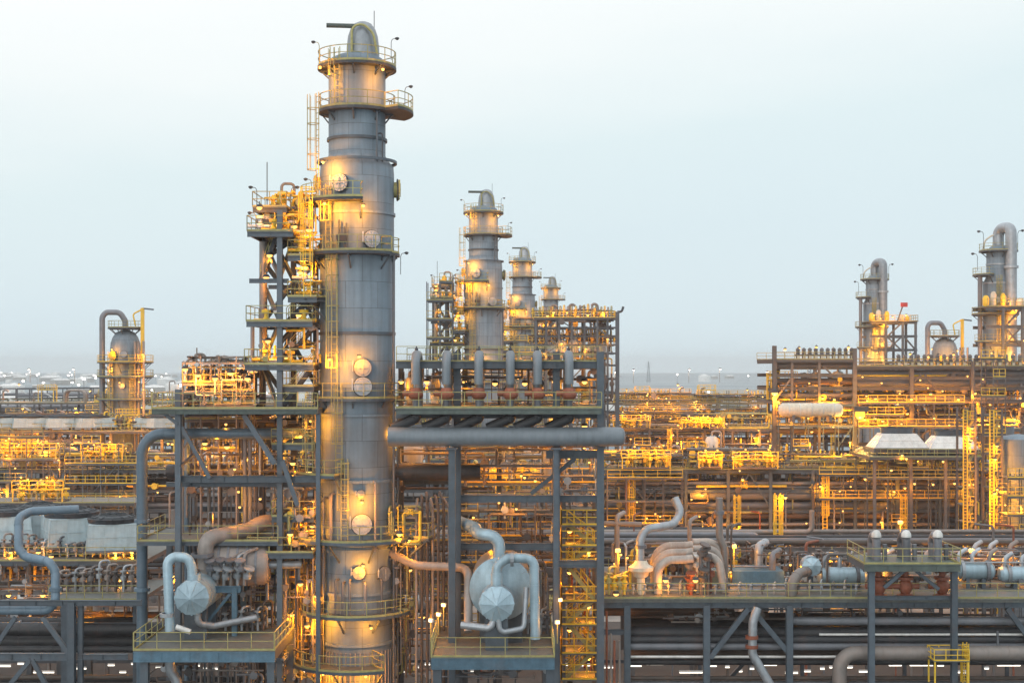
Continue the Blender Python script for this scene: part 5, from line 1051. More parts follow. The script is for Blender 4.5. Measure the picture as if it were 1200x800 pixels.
for i, (a, b, py, r, mm, dy) in enumerate(((910, 1000, 428.5, 4.3, 'pipe_pink', 2), (910, 1001, 447, 4, 'pipe_brown', 1.5), (1003, 1215, 437.5, 4.4, 'pipe_grey', 2), (1003, 1215, 449, 5.2, 'pipe_grey', 2), (1060, 1180, 467, 4, 'pipe_pink', 1.5), (1003, 1070, 463, 3, 'pipe_brown', 3), (910, 1000, 463, 3, 'pipe_grey', 3), (1003, 1215, 483, 3, 'pipe_brown', 4), (1003, 1140, 533, 3, 'pipe_brown', 3), (1003, 1215, 545, 2.6, 'pipe_pink', 2), (907, 1001, 505, 3, 'pipe_brown', 4), (907, 1001, 545, 3, 'pipe_pink', 4))):
    Y = YF+dy; pipe([(X(a, Y), Y, Z(py, Y)), (X(b, Y), Y, Z(py, Y))], S(r, Y), mm, '%s pipe running level through the upper right structure, %s from the top' % (CN[mm], nth((1, 3, 2, 4, 7, 5, 6, 8, 10, 11, 9, 12)[i])), 'level pipes in the upper right structure', n=12)
dk1 = deck_thing('steel_deck', 'upper left railed deck of the upper right structure', X(907, YF), X(1001, YF), YF-.3, YF+14.3, zF1+.4, 'fb', th=.3, rm='yellow', rw=.07, m='deck', lm='steel_brown')
dk2 = deck_thing('steel_deck', 'long top deck of the upper right structure with many standpipes', X(1001.5, YF), X(1220, YF), YF-.3, YF+14.3, zF2+.55, 'fb', th=.3, rm='yellow', rw=.07, m='deck', lm='steel_brown')
sp = None; n_ = 0
for (a, b, st, z) in ((935, 1002, 7.0, zF1+.4), (1053, 1155, 7.6, zF2+.55), (1163, 1200, 8, zF2+.55)):
    px = a
    while px < b:
        x = X(px, YF+1.2); n_ += 1
        if sp is None:
            sp = thing('standpipe', '', 'standpipe', (0, 0, 0), 'short standpipes on the upper right structure')
            MB().lathe([(.3, 0), (.3, .5), (.48, .55), (.48, .75), (.3, .8), (.28, 1.3), (.34, 1.35), (.28, 1.6), (.1, 1.75), (0, 1.76)], None, 12).build('pipe', 'steel_brown', sp); MB().box((0, -.32, .35), (.4, .12, .6)).build('bracket', 'cream', sp); o = sp
        else: o = copy_tree(sp)
        o.location = (x, YF+1.2, z); o['group'] = 'short standpipes on the upper right structure'; o['label'] = 'short dark standpipe on the upper right structure, %s from the left' % nth(n_)
        px += st
lamp_row('over the left standpipes of the upper right structure', 'lamps over the standpipes', 915, 1001, YF+3, zF1+2.6, 5, 800, 41, dy=5, dz=.3)
lamp_row('over the right standpipes of the upper right structure', 'lamps over the standpipes', 1040, 1200, YF+3, zF2+2.6, 8, 900, 42, dy=5, dz=.3)
lamp_row('between the tiers of the upper right structure', 'lamps in the upper right structure', 910, 1205, YF-.8, Z(462, YF), 9, 1000, 43, dz=1.)
lamp_row('low in the upper right structure', 'lamps low in the upper right structure', 915, 1205, YF-1, Z(492, YF), 10, 1300, 44, dz=1.6)
lamp_row('at the foot of the upper right structure', 'lamps at the foot of the upper right structure', 990, 1205, YF-3, Z(540, YF), 8, 1000, 45, dz=2)
# flagship bright globe
bl = lamp('bulk', (X(1008, 198), 198, Z(482, 198)+.5), 'brightest amber lamp of the picture, flaring in the upper right structure', None, 3400, 0, 7., 'lens_amber', col=(1., .55, .1), rad=.5)
bl2 = lamp('drop', (X(908, 204), 204, Z(452, 204)), 'bright amber lamp at the left leg of the upper right structure', None, 2200, 0, 2.4)
clutter('inside the upper right structure', 912, 1200, YF, 10, Z(471, YF)+.3, 18, 51, ['valve station', 'yellow access platform', 'upright vessel', 'valve station'], 1.)
clutter('low in the upper right structure', 1003, 1205, YF, 10, Z(492, YF)+.3, 12, 52, ['valve station', 'yellow access platform', 'valve station'], 1.)
clutter('under the two white hoods', 1003, 1205, YF-6, 6, Z(552, YF)+.3, 14, 53, ['valve station', 'yellow access platform', 'heat exchanger'], 1.)
put('white tank', (X(951, 196), 196.5, Z(494, 196)), 0, (1.02, 1., 1.05), 'long white tank lit amber, beside the brightest lamp', 'white tanks')
dkt = deck_thing('steel_deck', 'railed deck under the two white hoods at the right', X(1010, 190), X(1140, 190), 186, 197, Z(533, 190), 'flr', th=.3, rm='yellow', m='deck', lm='steel_brown', legs=[(X(px, 190), 187.) for px in (1018, 1060, 1100, 1136)])
for i, (px, s) in enumerate(((1051, 1.1), (1113, 1.02))):
    put('air cooler', (X(px, 191.5), 191.5, Z(533, 190)-2.), 0, (s, s*.6, s*.98), 'white hooded air cooler high at the right, %s of the pair' % ('left' if i == 0 else 'right'), 'pair of white hoods at the right')
# type B columns with thick goose neck pipe
def make_goose():
    Y = 220.; x = X(1170, Y); t = thing('goose_neck_column', 'tall column at the right edge with a thick goose neck pipe over its top', 'column tower', (x, Y, 0), 'goose neck columns')
    k = Y/F; z = lambda py: Z(py, Y); T = Matrix.Translation((x, Y, 0))
    MB().lathe([(17.5*k, 0), (17.5*k, z(334)), (16.5*k, z(330)), (14.5*k, z(326)), (13.5*k, z(322)), (13.5*k, z(296)), (10*k, z(290)), (4*k, z(286)), (0, z(285))], T, 36).build('shell', 'tower_clad', t)
    for py, r in ((332, 18.2), (310, 14.2), (365, 18.2), (395, 18.2)): MB().lathe([(r*k-.2, z(py)-.12), (r*k, z(py)-.12), (r*k, z(py)+.12), (r*k-.2, z(py)+.12)], T, 36, False).build('stiffening_ring', 'clad', t)
    MB().tube([(x, Y, z(288)), (x, Y, z(268)), (x+8.5*k, Y-2.2, z(268)), (x+8.5*k, Y-2.4, z(280)), (x+8.5*k, Y-2.4, z(440))], 6.4*k, 20, 1.15, 8).build('goose_neck', 'clad', t)
    MB().lathe([(6.4*k, -.2), (8.2*k, -.2), (8.2*k, .2), (6.4*k, .2)], axis_m((x+8.5*k, Y-2.4, z(314)), (0, 0, 1)), 20, False).build('flange', 'clad', t)
    MB().tube([(x-18*k, Y, z(293)), (x-16*k, Y, z(282)), (x-8*k, Y, z(276)), (x, Y-.4, z(275))], .14, 8, 1.2).build('davit_arm', 'cream', t)
    ring_platform(t, (x, Y), z(294), 8*k, 22*k, 0, 360, m='steel')
    ring_platform(t, (x, Y), z(322), 13*k, 29*k, 150, 230, m='steel'); ring_platform(t, (x, Y), z(368), 17.5*k, 30*k, 150, 300, m='steel'); ring_platform(t, (x, Y), z(400), 17.5*k, 28*k, 180, 360, m='steel')
    MB().tube([(x-23*k, Y-.6, z(322)), (x-23*k, Y-.6, 0)], .38, 10).build('side_pipe', 'pipe_grey', t)
    for px_ in (-8, 2): manhole(t, (x, Y), 17.5*k, -90+px_*3, z(352), .5)
    p = (x-6*k, Y-17.8*k); l = ladder_mb(p, z(400), z(330), -PI/2, w=.1).build('ladder', 'yellow', t); cage_mb(p, z(400), z(330), -PI/2, .08).build('cage', 'yellow', l)
    return t, x, Y
gt, gx, gy = make_goose()
GO = [(0, 0, 'right edge goose neck'), (X(1025, 293)-gx, 73, 'smaller goose neck')]
g2 = copy_tree(gt); g2.location = (gx+GO[1][0], gy+73, 0); g2['label'] = 'smaller and farther column with a goose neck pipe, left of the braced steel stand'
for (dx, dy, w), kk in zip(GO, (1, 1.7)):
    for j, (px, py, yy, pw) in enumerate(((1182, 352, 215, 700), (1191, 362, 215.5, 700), (1176, 372, 216, 600), (1184, 392, 216.4, 600), (1168, 398, 216.6, 500), (1162, 412, 216.6, 600), (1180, 416, 216, 600))):
        lamp('bulk', (X(px, yy)+dx, yy+dy, Z(py, yy)), 'glowing lamp on the %s column, %s from the top' % (w, nth(j+1)), 'lamps on the goose neck columns', pw*kk*.5, sc=1.3)
    for j, (px, py, rz) in enumerate(((1150, 292, PI), (1190, 291, 0), (1143, 318, PI))):
        lamp('pole', (X(px, gy)+dx, gy-1+dy, Z(py, gy)), 'unlit gooseneck lamp of the %s column, %s from the left' % (w, nth((2, 3, 1)[j])), 'unlit gooseneck lamps on the goose neck columns', 0, rz, 1.2, lit=False)
# braced stands beside the goose neck columns
def make_stand():
    Y = 285.; t = thing('braced_stand', '', 'steel stand', (X(1057, Y), Y, 0), 'braced stands by the goose neck columns'); zz = lambda py: Z(py, Y)
    for px in (1038, 1058, 1073):
        for y in (Y, Y+7): MB().hsec((X(px, Y), y, 0), (X(px, Y), y, zz(377)), .45, .45).build('column', 'steel', t)
    for py in (378, 394, 410, 428):
        for y in (Y, Y+7): MB().hsec((X(1020, Y), y, zz(py)), (X(1075, Y), y, zz(py)), .4, .5).build('beam', 'steel', t)
    for a, b in (((1040, 410), (1056, 395)), ((1056, 410), (1040, 395)), ((1060, 395), (1073, 410)), ((1060, 428), (1073, 411)), ((1040, 394), (1056, 379))): MB().bar(Q(*a, Y), Q(*b, Y), .3).build('brace', 'steel', t)
    d = MB().box((X(1048, Y), Y+3.5, zz(376.5)), (S(56, Y), 8, .12)).build('deck', 'deck', t); rail_mb([(X(1021, Y), Y-.4, zz(376)), (X(1075, Y), Y-.4, zz(376)), (X(1075, Y), Y+7.4, zz(376))], .09, 1.2).build('handrail', 'yellow', d)
    for i, (px, h, r) in enumerate(((1026, 3, 1), (1034, 4, .9), (1044, 3.6, .8), (1062, 2.4, 1.2), (1068, 2, .8))): h *= .62; r *= .6; MB().lathe([(0, 0), (r*.8, .1), (r, .4), (r, h-.5), (r*.6, h-.1), (0, h)], Matrix.Translation((X(px, Y), Y+3, zz(376))), 14).build('small_drum', ('yellow_bright', 'cream')[i % 2], t)
    return t
s1 = make_stand(); s1['label'] = 'braced steel stand with lit drums beside the smaller goose neck column'
tag(MB().box((X(1059.5, 284), 284, Z(357, 284)), (1.4, .3, .9)).build('red_beacon', 'red'), 'small red beacon box on top of the braced steel stand', 'beacon')
tag(MB().bar((X(1052, 284), 284.2, Z(376, 284)), (X(1058, 284), 284.2, Z(359, 284)), .22).build('beacon_boom', 'steel_dark'), 'slanting dark boom holding the red beacon', 'boom')
s2 = copy_tree(s1); s2.location = (X(1197, 214), 214, 0); s2.scale = (.85, .85, 1.0); s2['label'] = 'braced steel stand at the right edge beside the goose neck column'
for j, (px, py) in enumerate(((1024, 368), (1032, 372), (1046, 370), (1062, 368), (1030, 395), (1028, 412))):
    lamp('bulk', (X(px, 283), 283, Z(py, 283)), 'glowing lamp on the braced stand by the smaller goose neck column, %s' % nth(j+1), 'lamps on the braced stand', 420, sc=1.4)
for j, (px, py) in enumerate(((1190, 372), (1200, 398), (1195, 415), (1188, 440), (1196, 465), (1185, 520), (1170, 545), (1195, 560))):
    lamp('bulk', (X(px, 208), 208, Z(py, 208)), 'glowing lamp at the right edge structure, %s from the top' % nth(j+1), 'lamps at the right edge', 420, sc=1.2)
# regenerator-like vessels with bent overhead pipe
def make_reactor():
    Y = 220.; x = X(147, Y); k = Y/F; z = lambda py: Z(py, Y); T = Matrix.Translation((x, Y, 0))
    t = thing('reactor_vessel', 'domed grey vessel standing alone at the left, overhead pipe bent like a walking stick', 'vessel', (x, Y, 0), 'domed reactor vessels')
    MB().lathe([(17.5*k, 0), (17.5*k, z(411)), (16.8*k, z(402)), (14.5*k, z(395)), (10.5*k, z(389.5)), (5*k, z(387)), (0, z(386.3))], T, 36).build('shell', 'tower_clad', t)
    MB().tube([(x, Y, z(388)), (x, Y, z(376)), (x-6*k, Y-.3, z(366)), (x-22*k, Y-.6, z(366)), (x-25.5*k, Y-.8, z(372)), (x-25.5*k, Y-.8, 0)], 3.3*k, 16, 1.1, 7).build('overhead_pipe', 'pipe_grey', t)
    MB().tube([(x+13*k, Y-.6, z(382)), (x+10*k, Y-.6, z(368)), (x+22*k, Y-.6, z(362))], .13, 8, .5).build('davit_arm', 'yellow_bright', t)
    MB().bar((x+22*k, Y-1, z(440)), (x+22*k, Y-1, z(361)), .5).build('davit_post', 'yellow_bright', t); MB().bar((x+22*k, Y-1, z(361.6)), (x+35*k, Y-1, z(363)), .25).build('davit_boom', 'steel', t)
    for py, r0, r1 in ((384, 4, 20), (424, 17.5, 32), (441, 17.5, 32), (467, 17.5, 32), (492, 17.5, 34)): ring_platform(t, (x, Y), z(py), r0*k, r1*k, 0, 360, m='steel', rm='yellow' if py != 424 else 'yellow_bright')
    manhole(t, (x, Y), 17.5*k, -122, z(417), .75, 'yellow_bright'); manhole(t, (x, Y), 17.5*k, -80, z(415), .5); manhole(t, (x, Y), 17.5*k, -85, z(452), .4)
    for px in (-12, 13): p = (x+px*k, Y-17*k); l = ladder_mb(p, z(492), z(424), -PI/2, w=.12).build('ladder', 'yellow', t); cage_mb(p, z(492), z(424), -PI/2, .09).build('cage', 'yellow', l)
    for px in (16, 20, 26): MB().tube([(x+px*k, Y-2.4, z(400)), (x+px*k, Y-2.4, 0)], .2, 8).build('riser_pipe', 'pipe_pink', t)
    return t, x
r1, rx = make_reactor()
for j, (px, py, yy) in enumerate(((131, 408, 217), (167, 414, 217), (131, 430, 216.5), (166, 432, 216.5), (163, 446, 216), (168, 455, 216), (140, 447, 216), (166, 476, 216), (158, 490, 215.6), (172, 488, 215), (133, 487, 216), (180, 498, 214))):
    lamp('bulk', (X(px, yy), yy, Z(py, yy)), 'glowing lamp on the domed vessel at the left, %s' % nth(j+1), 'lamps on the left domed vessel', 190, sc=1.2)
r2 = copy_tree(r1); r2.location = (X(1107, 255), 255, 0); r2.scale = (.98, .98, .985); r2['label'] = 'domed vessel with bent overhead pipe between the two goose neck columns'
for j, (px, py, yy) in enumerate(((1092, 408, 250), (1122, 410, 250), (1110, 418, 249))): lamp('bulk', (X(px, yy), yy, Z(py, yy)), 'glowing lamp on the domed vessel between the goose neck columns, %s' % nth(j+1), 'lamps on the right domed vessel', 600, sc=1.2)
clutter('round the foot of the domed left vessel', 120, 205, 208, 6, Z(505, 210), 7, 61, ['valve station', 'yellow access platform', 'valve station'], 1.)
dq = deck_thing('steel_deck', 'pale railed deck round the foot of the domed left vessel', X(-10, 207), X(212, 207), 207, 219, Z(505, 207), 'fb', th=.3, rm='yellow', rw=.08, m='concrete', lm='steel_brown', legs=[(X(px, 208), 208.) for px in (10, 70, 130, 190)])
lamp_row('along the pale deck under the domed left vessel', 'lamps under the left domed vessel', -5, 205, 206.4, Z(517, 206), 12, 700, 62, dz=.8)
# bluish cylinder at the right edge and scaffold columns
t = thing('round_vessel', 'blue grey upright vessel cut by the right edge, lit amber at its base', 'vessel', (X(1193, 170), 170, 0))
MB().lathe([(S(22, 170), 0), (S(22, 170), Z(545, 170)), (S(23.5, 170), Z(543, 170)), (S(23.5, 170), Z(514, 170)), (S(18, 170), Z(511, 170)), (0, Z(508, 170))], Matrix.Translation((X(1193, 170), 170, 0)), 32).build('shell', 'tower_clad', t)
ring_platform(t, (X(1193, 170), 170), Z(574, 170), S(22, 170), S(36, 170), 0, 360, m='deck'); ring_platform(t, (X(1193, 170), 170), Z(612, 170), S(22, 170), S(36, 170), 0, 360, m='deck')
for j, (px, py) in enumerate(((1190, 556), (1178, 590), (1196, 592), (1180, 628), (1160, 560), (1160, 600))): lamp('bulk', (X(px, 166), 166., Z(py, 166)), 'glowing lamp round the blue grey vessel at the right edge, %s from the top' % nth((1, 3, 4, 6, 2, 5)[j]), 'lamps of the right edge vessel', 420)
for i, px in enumerate((1137, 1168)):
    Y = 168; t = steel_frame('slender yellow railed steel tower near the right edge, %s' % ('nearer the white hoods' if i == 0 else 'closest to the blue grey vessel'), [(X(px+d, Y), Y+e, 0, Z(478, Y), .24) for d in (-6, 6) for e in (0, 3)], [], [], m='steel_brown', cat='access tower', name='access_tower')
    for k in range(9):
        z = Z(492+20*k, Y); d = MB().box((X(px, Y), Y+1.5, z), (S(13, Y), 3.2, .1)).build('landing', 'deck', t); rail_mb([(X(px-6.5, Y), Y, z), (X(px+6.5, Y), Y, z)], .08, 1.1, .8).build('handrail', 'yellow_bright', d)
        f = MB().bar((X(px-5, Y), Y+.6, z-S(20, Y)), (X(px+5, Y), Y+.6, z), .2, .3).build('stair_flight', 'yellow', t)
    ladder_mb((X(px-7, Y), Y-.4), 3, Z(480, Y), -PI/2, w=.12).build('ladder', 'yellow_bright', t)
    lamp_row('of the slender tower %s' % ('nearer the white hoods' if i == 0 else 'closest to the blue grey vessel'), 'lamps on the slender towers', px-3, px+3, Y-.7, Z(560, Y), 5, 280, 63+i, dz=7)
# lattice structure behind the relief valve deck
YQ = 255.
cols = [(X(px, YQ), YQ+e, 0, Z(374, YQ), .4) for px in (628, 640, 655, 670, 685, 700, 712) for e in (0, 8)]+[(X(722, YQ), YQ-3, 0, Z(366, YQ), .7)]
bm = []
for py in (374, 384, 394, 404, 414, 428, 444, 460):
    for e in (0, 8): bm.append(((X(626, YQ), YQ+e, Z(py, YQ)), (X(723, YQ), YQ+e, Z(py, YQ)), .3, .35))
br = [(Q(a, b, YQ), Q(c, d, YQ), .22, .22) for a, b, c, d in ((640, 384, 655, 374), (670, 384, 655, 374), (670, 394, 685, 404), (655, 404, 640, 414), (700, 404, 685, 414), (700, 384, 712, 394), (640, 394, 655, 404), (670, 414, 655, 428), (700, 414, 712, 428), (626, 428, 640, 444), (670, 444, 685, 428), (685, 374, 700, 384))]
steel_frame('brown lattice structure behind the relief valve deck, right of the row of great columns', cols, bm, br, m='steel', cat='steel structure')
tag(MB().tube([(X(722, YQ), YQ-3, Z(366, YQ)), (X(727, YQ), YQ-3, Z(366, YQ)), (X(729, YQ), YQ-3, Z(360, YQ))], .22, 8, .5).build('flare_arm', 'steel_dark'), 'short dark hooked arm on the corner post of the brown lattice structure', 'arm')
dkq = deck_thing('steel_deck', 'top railed deck of the brown lattice structure', X(626, YQ), X(722, YQ), YQ-.4, YQ+8.4, Z(372, YQ), 'fb', th=.3, rm='yellow_bright', rw=.08, m='deck', lm='steel_brown')
clutter('on top of the brown lattice structure', 632, 715, YQ, 6, Z(372, YQ), 8, 71, ['valve station', 'bent vent pipe', 'valve station', 'yellow access platform'], 1.)
clutter('inside the brown lattice structure', 632, 715, YQ, 6, Z(404, YQ)+.25, 6, 72, ['valve station', 'upright vessel'], 1.)
clutter('low inside the brown lattice structure', 632, 715, YQ, 6, Z(428, YQ)+.25, 7, 73, ['valve station', 'upright vessel', 'valve station'], 1.)
lamp_row('on top of the brown lattice structure', 'lamps of the brown lattice', 630, 715, YQ+2, Z(364, YQ), 6, 380, 74, dz=.4, sc=1.3)
lamp_row('in the upper tiers of the brown lattice structure', 'lamps of the brown lattice', 630, 715, YQ-.8, Z(398, YQ), 5, 330, 75, dz=2.2, sc=1.2)
lamp_row('in the lower tiers of the brown lattice structure', 'lamps of the brown lattice', 600, 712, YQ-.8, Z(430, YQ), 6, 400, 76, dz=2.5, sc=1.2)
# yellow glowing clumps on the racks (clusters of painted valves and rails)
def clump(label, px, py, Y, w, h, n, seed):
    R_ = random.Random(seed); zb = Z(py, Y); x = X(px, Y); t = thing('valve_skid', label, 'valve skid', (x, Y, zb), 'yellow valve skids')
    MB().box((x, Y+1.2, zb+.1), (w, 3., .2)).build('base', 'steel_brown', t)
    for i in range(n):
        xx = x+R_.uniform(-.47, .47)*w; hh = R_.uniform(.35, 1.)*h; yy = Y+R_.uniform(0, 2.4)
        m = MB().tube([(xx, yy, zb), (xx, yy, zb+hh), (xx+R_.uniform(-1, 1), yy+.6, zb+hh), (xx+R_.uniform(-.8, .8), yy+.9, zb+.3)], .13, 6, .3, 3)
        m.lathe([(.05, 0), (.36, .05), (.36, .45), (.12, .55), (.12, .8), (.5, .84), (.5, 1.), (0, 1.05)], Matrix.Translation((xx, yy-.25, zb+hh*.5)), 8); m.build('valve', ('yellow_bright', 'yellow_bright', 'yellow')[i % 3], t)
    rail_mb([(x-w/2, Y-.3, zb+h*.55), (x+w/2, Y-.3, zb+h*.55)], .09, 1.1, 1.).build('handrail', 'yellow_bright', t)
    for s in (-1, 1): MB().bar((x+s*(w/2-.1), Y-.3, zb), (x+s*(w/2-.1), Y-.3, zb+h*.55), .14).build('post', 'yellow_bright', t)
    return t
for i, (px, py, Y, w, h, lb) in enumerate(((740, 502, 292, 8, 3.2, 'at the end of the fat header pipe'), (757, 549, 194.4, 7, 2.8, 'below the end of the fat header pipe'), (885, 549, 194.4, 6.5, 2.4, 'left of the upper right structure'), (815, 502, 292, 6, 2.4, 'midway along the third rack'), (835, 502, 292, 5, 2.2, 'right of the middle of the third rack'), (832, 548, 194.6, 3.4, 2.2, 'midway along the wide rack'), (45, 588, 160, 6, 2.6, 'above the left air coolers'), (30, 540, 194.5, 9, 2.6, 'at the left edge of the wide rack'), (120, 540, 194.5, 6, 2.4, 'left of the thick blue riser pipe'), (560, 575, 150, 5, 3.2, 'below the fat header pipe, nearer the column'), (612, 578, 150, 6, 3.6, 'below the fat header pipe, farther from the column'))):
    clump('yellow lit clump of valves and rails %s' % lb, px, py, Y, w, h, 14, 80+i)
    for j in range(2): lamp('bulk', (X(px, Y)+(j*2-1)*w*.25, Y-1.5, Z(py, Y)+h+.6), '%s lamp over the clump %s' % (('left', 'right')[j], lb), 'lamps over the yellow valve skids', 420*(Y/194)**1.2, sc=1.2)
dw = deck_thing('steel_deck', 'narrow deck carrying two yellow valve clumps below the fat header pipe', X(530, 150), X(640, 150), 149, 155, Z(578, 150), 'f', th=.3, rm='yellow', lm='steel_brown', legs=[(X(535, 150), 150.), (X(635, 150), 150.)])
dw = deck_thing('steel_deck', 'narrow deck carrying a yellow valve clump above the left air coolers', X(-20, 160), X(160, 160), 159, 166, Z(588, 160), 'f', th=.3, rm='yellow', lm='steel_brown', legs=[(X(0, 160), 160.), (X(90, 160), 160.), (X(150, 160), 160.)])
for i, (px, Y, py0) in enumerate(((909, 150, 575), (862, 193, 556), (1056, 193, 556), (700, 193, 560))):
    put('yellow caged ladder', (X(px, Y), Y-1, Z(py0+95, Y)), 0, (1.2, 1.2, 1.25), 'tall yellow caged ladder in front of the pipe racks, %s from the left' % nth((3, 2, 4, 1)[i]), 'tall yellow caged ladders')
    lamp('drop', (X(px, Y)+.6, Y-2.4, Z(py0, Y)), 'glowing lamp at the top of a tall yellow caged ladder, %s from the left' % nth((3, 2, 4, 1)[i]), 'lamps at the caged ladders', 500)
R_ = random.Random(91)
for (nm, Y0, dep, zt_, n, rr) in (('low rack', 139.5, 13, 15.9, 34, (.05, .16)), ('wide rack', 195.4, 14, 17, 44, (.08, .2)), ('third rack', 295.4, 15, 18.2, 24, (.12, .25))):
    for i in range(n):
        px = -5+1210*(i+R_.random())/n; Y = Y0+R_.choice((-.3, -.3, dep*R_.random())); mm = R_.choice(('pipe_brown', 'pipe_pink', 'pipe_grey', 'steel_brown', 'rust')); z1 = zt_-R_.choice((.3, 2, 3.2, 6)); x = X(px, Y)
        pipe([(x, Y, 0), (x, Y, z1), (x+R_.choice((-1.5, 1.5, .8)), Y+1.2, z1+.1)], R_.uniform(*rr), mm, 'thin %s riser on the front of the %s, %s from the left' % (CN.get(mm, 'brown'), nm, nth(i+1)), 'thin risers on the '+nm, n=7)
# small bore pipework everywhere
YB = ('yellow_bright', 'yellow', 'pipe_pink', 'yellow_bright')
for i, a in enumerate((
 ('small pipework right under the long left deck', 214, 372, 488, 556, 99, 4, 34), ('small pipework between the beams of the left steel frame', 214, 372, 566, 634, 99, 4, 34), ('small pipework behind the lower left platform', 232, 335, 650, 745, 98, 4, 40),
 ('small pipework under the lower left platform', 172, 330, 772, 799, 95, 4, 24), ('small pipework below the left air cooler deck', -10, 160, 662, 698, 110, 5, 40), ('small pipework under the left walkway deck', -10, 160, 708, 735, 106, 5, 30),
 ('small pipework below the fat header pipe', 466, 700, 528, 582, 100, 5, 40), ('small pipework in the middle of the navy frame', 535, 700, 588, 655, 101, 5, 44), ('small pipework behind the brown risers', 462, 535, 640, 795, 101, 4, 40), ('small pipework behind the big round drums', 600, 655, 665, 750, 98, 4, 26),
 ('small pipework under the lower middle platform', 512, 648, 782, 799, 94, 4, 18), ('small pipework left of the lower great column', 330, 375, 575, 795, 98, 3, 44), ('small pipework among the relief valve inlets', 468, 700, 432, 474, 99, 5, 44),
 ('small pipework behind the three pinkish bends', 720, 930, 640, 697, 104, 4, 50), ('small pipework among the lagged exchangers', 940, 1210, 650, 697, 102, 4, 54), ('small pipework under the left half of the long right deck', 735, 930, 706, 730, 100, 6, 30), ('small pipework under the right half of the long right deck', 940, 1215, 706, 730, 100, 6, 30))):
    tangle(*a, 300+i)
tangle('small pinkish pipework over the left railed deck', 214, 300, 418, 474, 99, 5, 60, 331, ('pipe_pink', 'cream', 'pipe_brown', 'clad'), (.03, .08), .6)
tangle('yellow pipework hugging the left of the lower great column', 332, 374, 640, 796, 97.6, 3, 50, 332, ('yellow_bright', 'pipe_pink', 'yellow', 'pipe_brown'), (.03, .09), .3)
tangle('yellow pipework hugging the right of the lower great column', 462, 486, 640, 796, 98.6, 3, 34, 333, ('yellow', 'pipe_pink', 'pipe_brown'), (.03, .09), .3)
scaffold('open railed pipe frame over the left railed deck', 214, 298, 424, 474, 100, 4.5, 1.3, 1.5, 'pipe_pink', 'yellow', .09, 334)
scaffold('open railed frame left of the lower great column', 333, 371, 640, 790, 99.4, 2.6, 1.2, 2.2, 'steel_brown', 'yellow_bright', .12, 335)
scaffold('open railed frame behind the lower left platform', 240, 322, 640, 740, 100.4, 2.4, 1.6, 2.1, 'steel', 'yellow', .12, 336)
scaffold('open railed frame behind the big round drums', 505, 560, 600, 770, 103, 2.4, 1.6, 2.3, 'steel', 'yellow', .12, 337)
for i, a in enumerate((
 ('small pipework beside the right end of the navy frame', 656, 700, 600, 795, 102, 2.4, 30), ('yellow pipework at the right side of the lower great column', 455, 492, 596, 640, 97.4, 3, 24), ('yellow pipework at the left side of the lower great column', 335, 372, 596, 640, 97, 3, 24), ('yellow pipework in the stair tower top', 302, 368, 224, 274, 97.6, 4, 34), ('yellow pipework in the stair tower middle', 345, 376, 278, 346, 97.4, 4, 22), ('yellow pipework in the lower stair tower', 305, 372, 384, 425, 97.6, 4, 20))):
    tangle(*a, 340+i, YB if i else ('yellow_bright', 'pipe_brown', 'yellow', 'pipe_pink', 'rust'), valves=.3)
for i, (lb, pa, pb, ya, yb, Y, n) in enumerate((
 ('left of the great column on the wide rack deck', -5, 205, 532, 549, 197, 46), ('middle of the wide rack deck', 700, 905, 532, 549, 197, 46), ('right part of the wide rack deck', 905, 1140, 534, 549, 197, 46),
 ('upper tier of the wide rack at the left', -5, 205, 556, 588, 196, 40), ('upper tier of the wide rack in the middle', 705, 930, 556, 600, 196, 50), ('upper tier of the wide rack at the right', 930, 1150, 556, 600, 196, 50),
 ('lower tier of the wide rack in the middle', 705, 930, 600, 660, 196, 40), ('lower tier of the wide rack at the right', 930, 1190, 600, 650, 196, 40),
 ('third rack deck at the left', -5, 205, 485, 502, 298, 44), ('third rack deck in the middle', 715, 905, 485, 502, 298, 44), ('third rack front in the middle', 715, 905, 508, 530, 295, 44), ('third rack front at the left', -5, 205, 508, 530, 295, 44), ('third rack front at the right', 905, 1200, 505, 530, 295, 40),
 ('far rack deck in the middle', 720, 905, 462, 474, 403, 44), ('far rack deck at the left', 110, 205, 462, 474, 403, 24), ('far rack front in the middle', 720, 905, 476, 492, 399, 40),
 ('upper right structure between its upper beams', 910, 1200, 440, 468, 206, 60), ('upper right structure below its middle beams', 910, 1200, 472, 498, 204.5, 70), ('lower right part of the upper right structure', 1010, 1200, 530, 560, 203, 60), ('foot of the upper right structure', 1140, 1200, 560, 640, 186, 40),
 ('lattice structure upper tiers', 630, 718, 376, 412, 254.6, 16), ('lattice structure lower tiers', 600, 718, 414, 470, 254.6, 24))):
    k = Y/100.
    tangle('small bore pipework, %s' % lb, pa, pb, ya, yb, Y, 7, n, 400+i, ('pipe_brown', 'pipe_pink', 'yellow_bright', 'steel_brown', 'yellow', 'pipe_brown'), (.05*k**.6, .12*k**.7), .6)
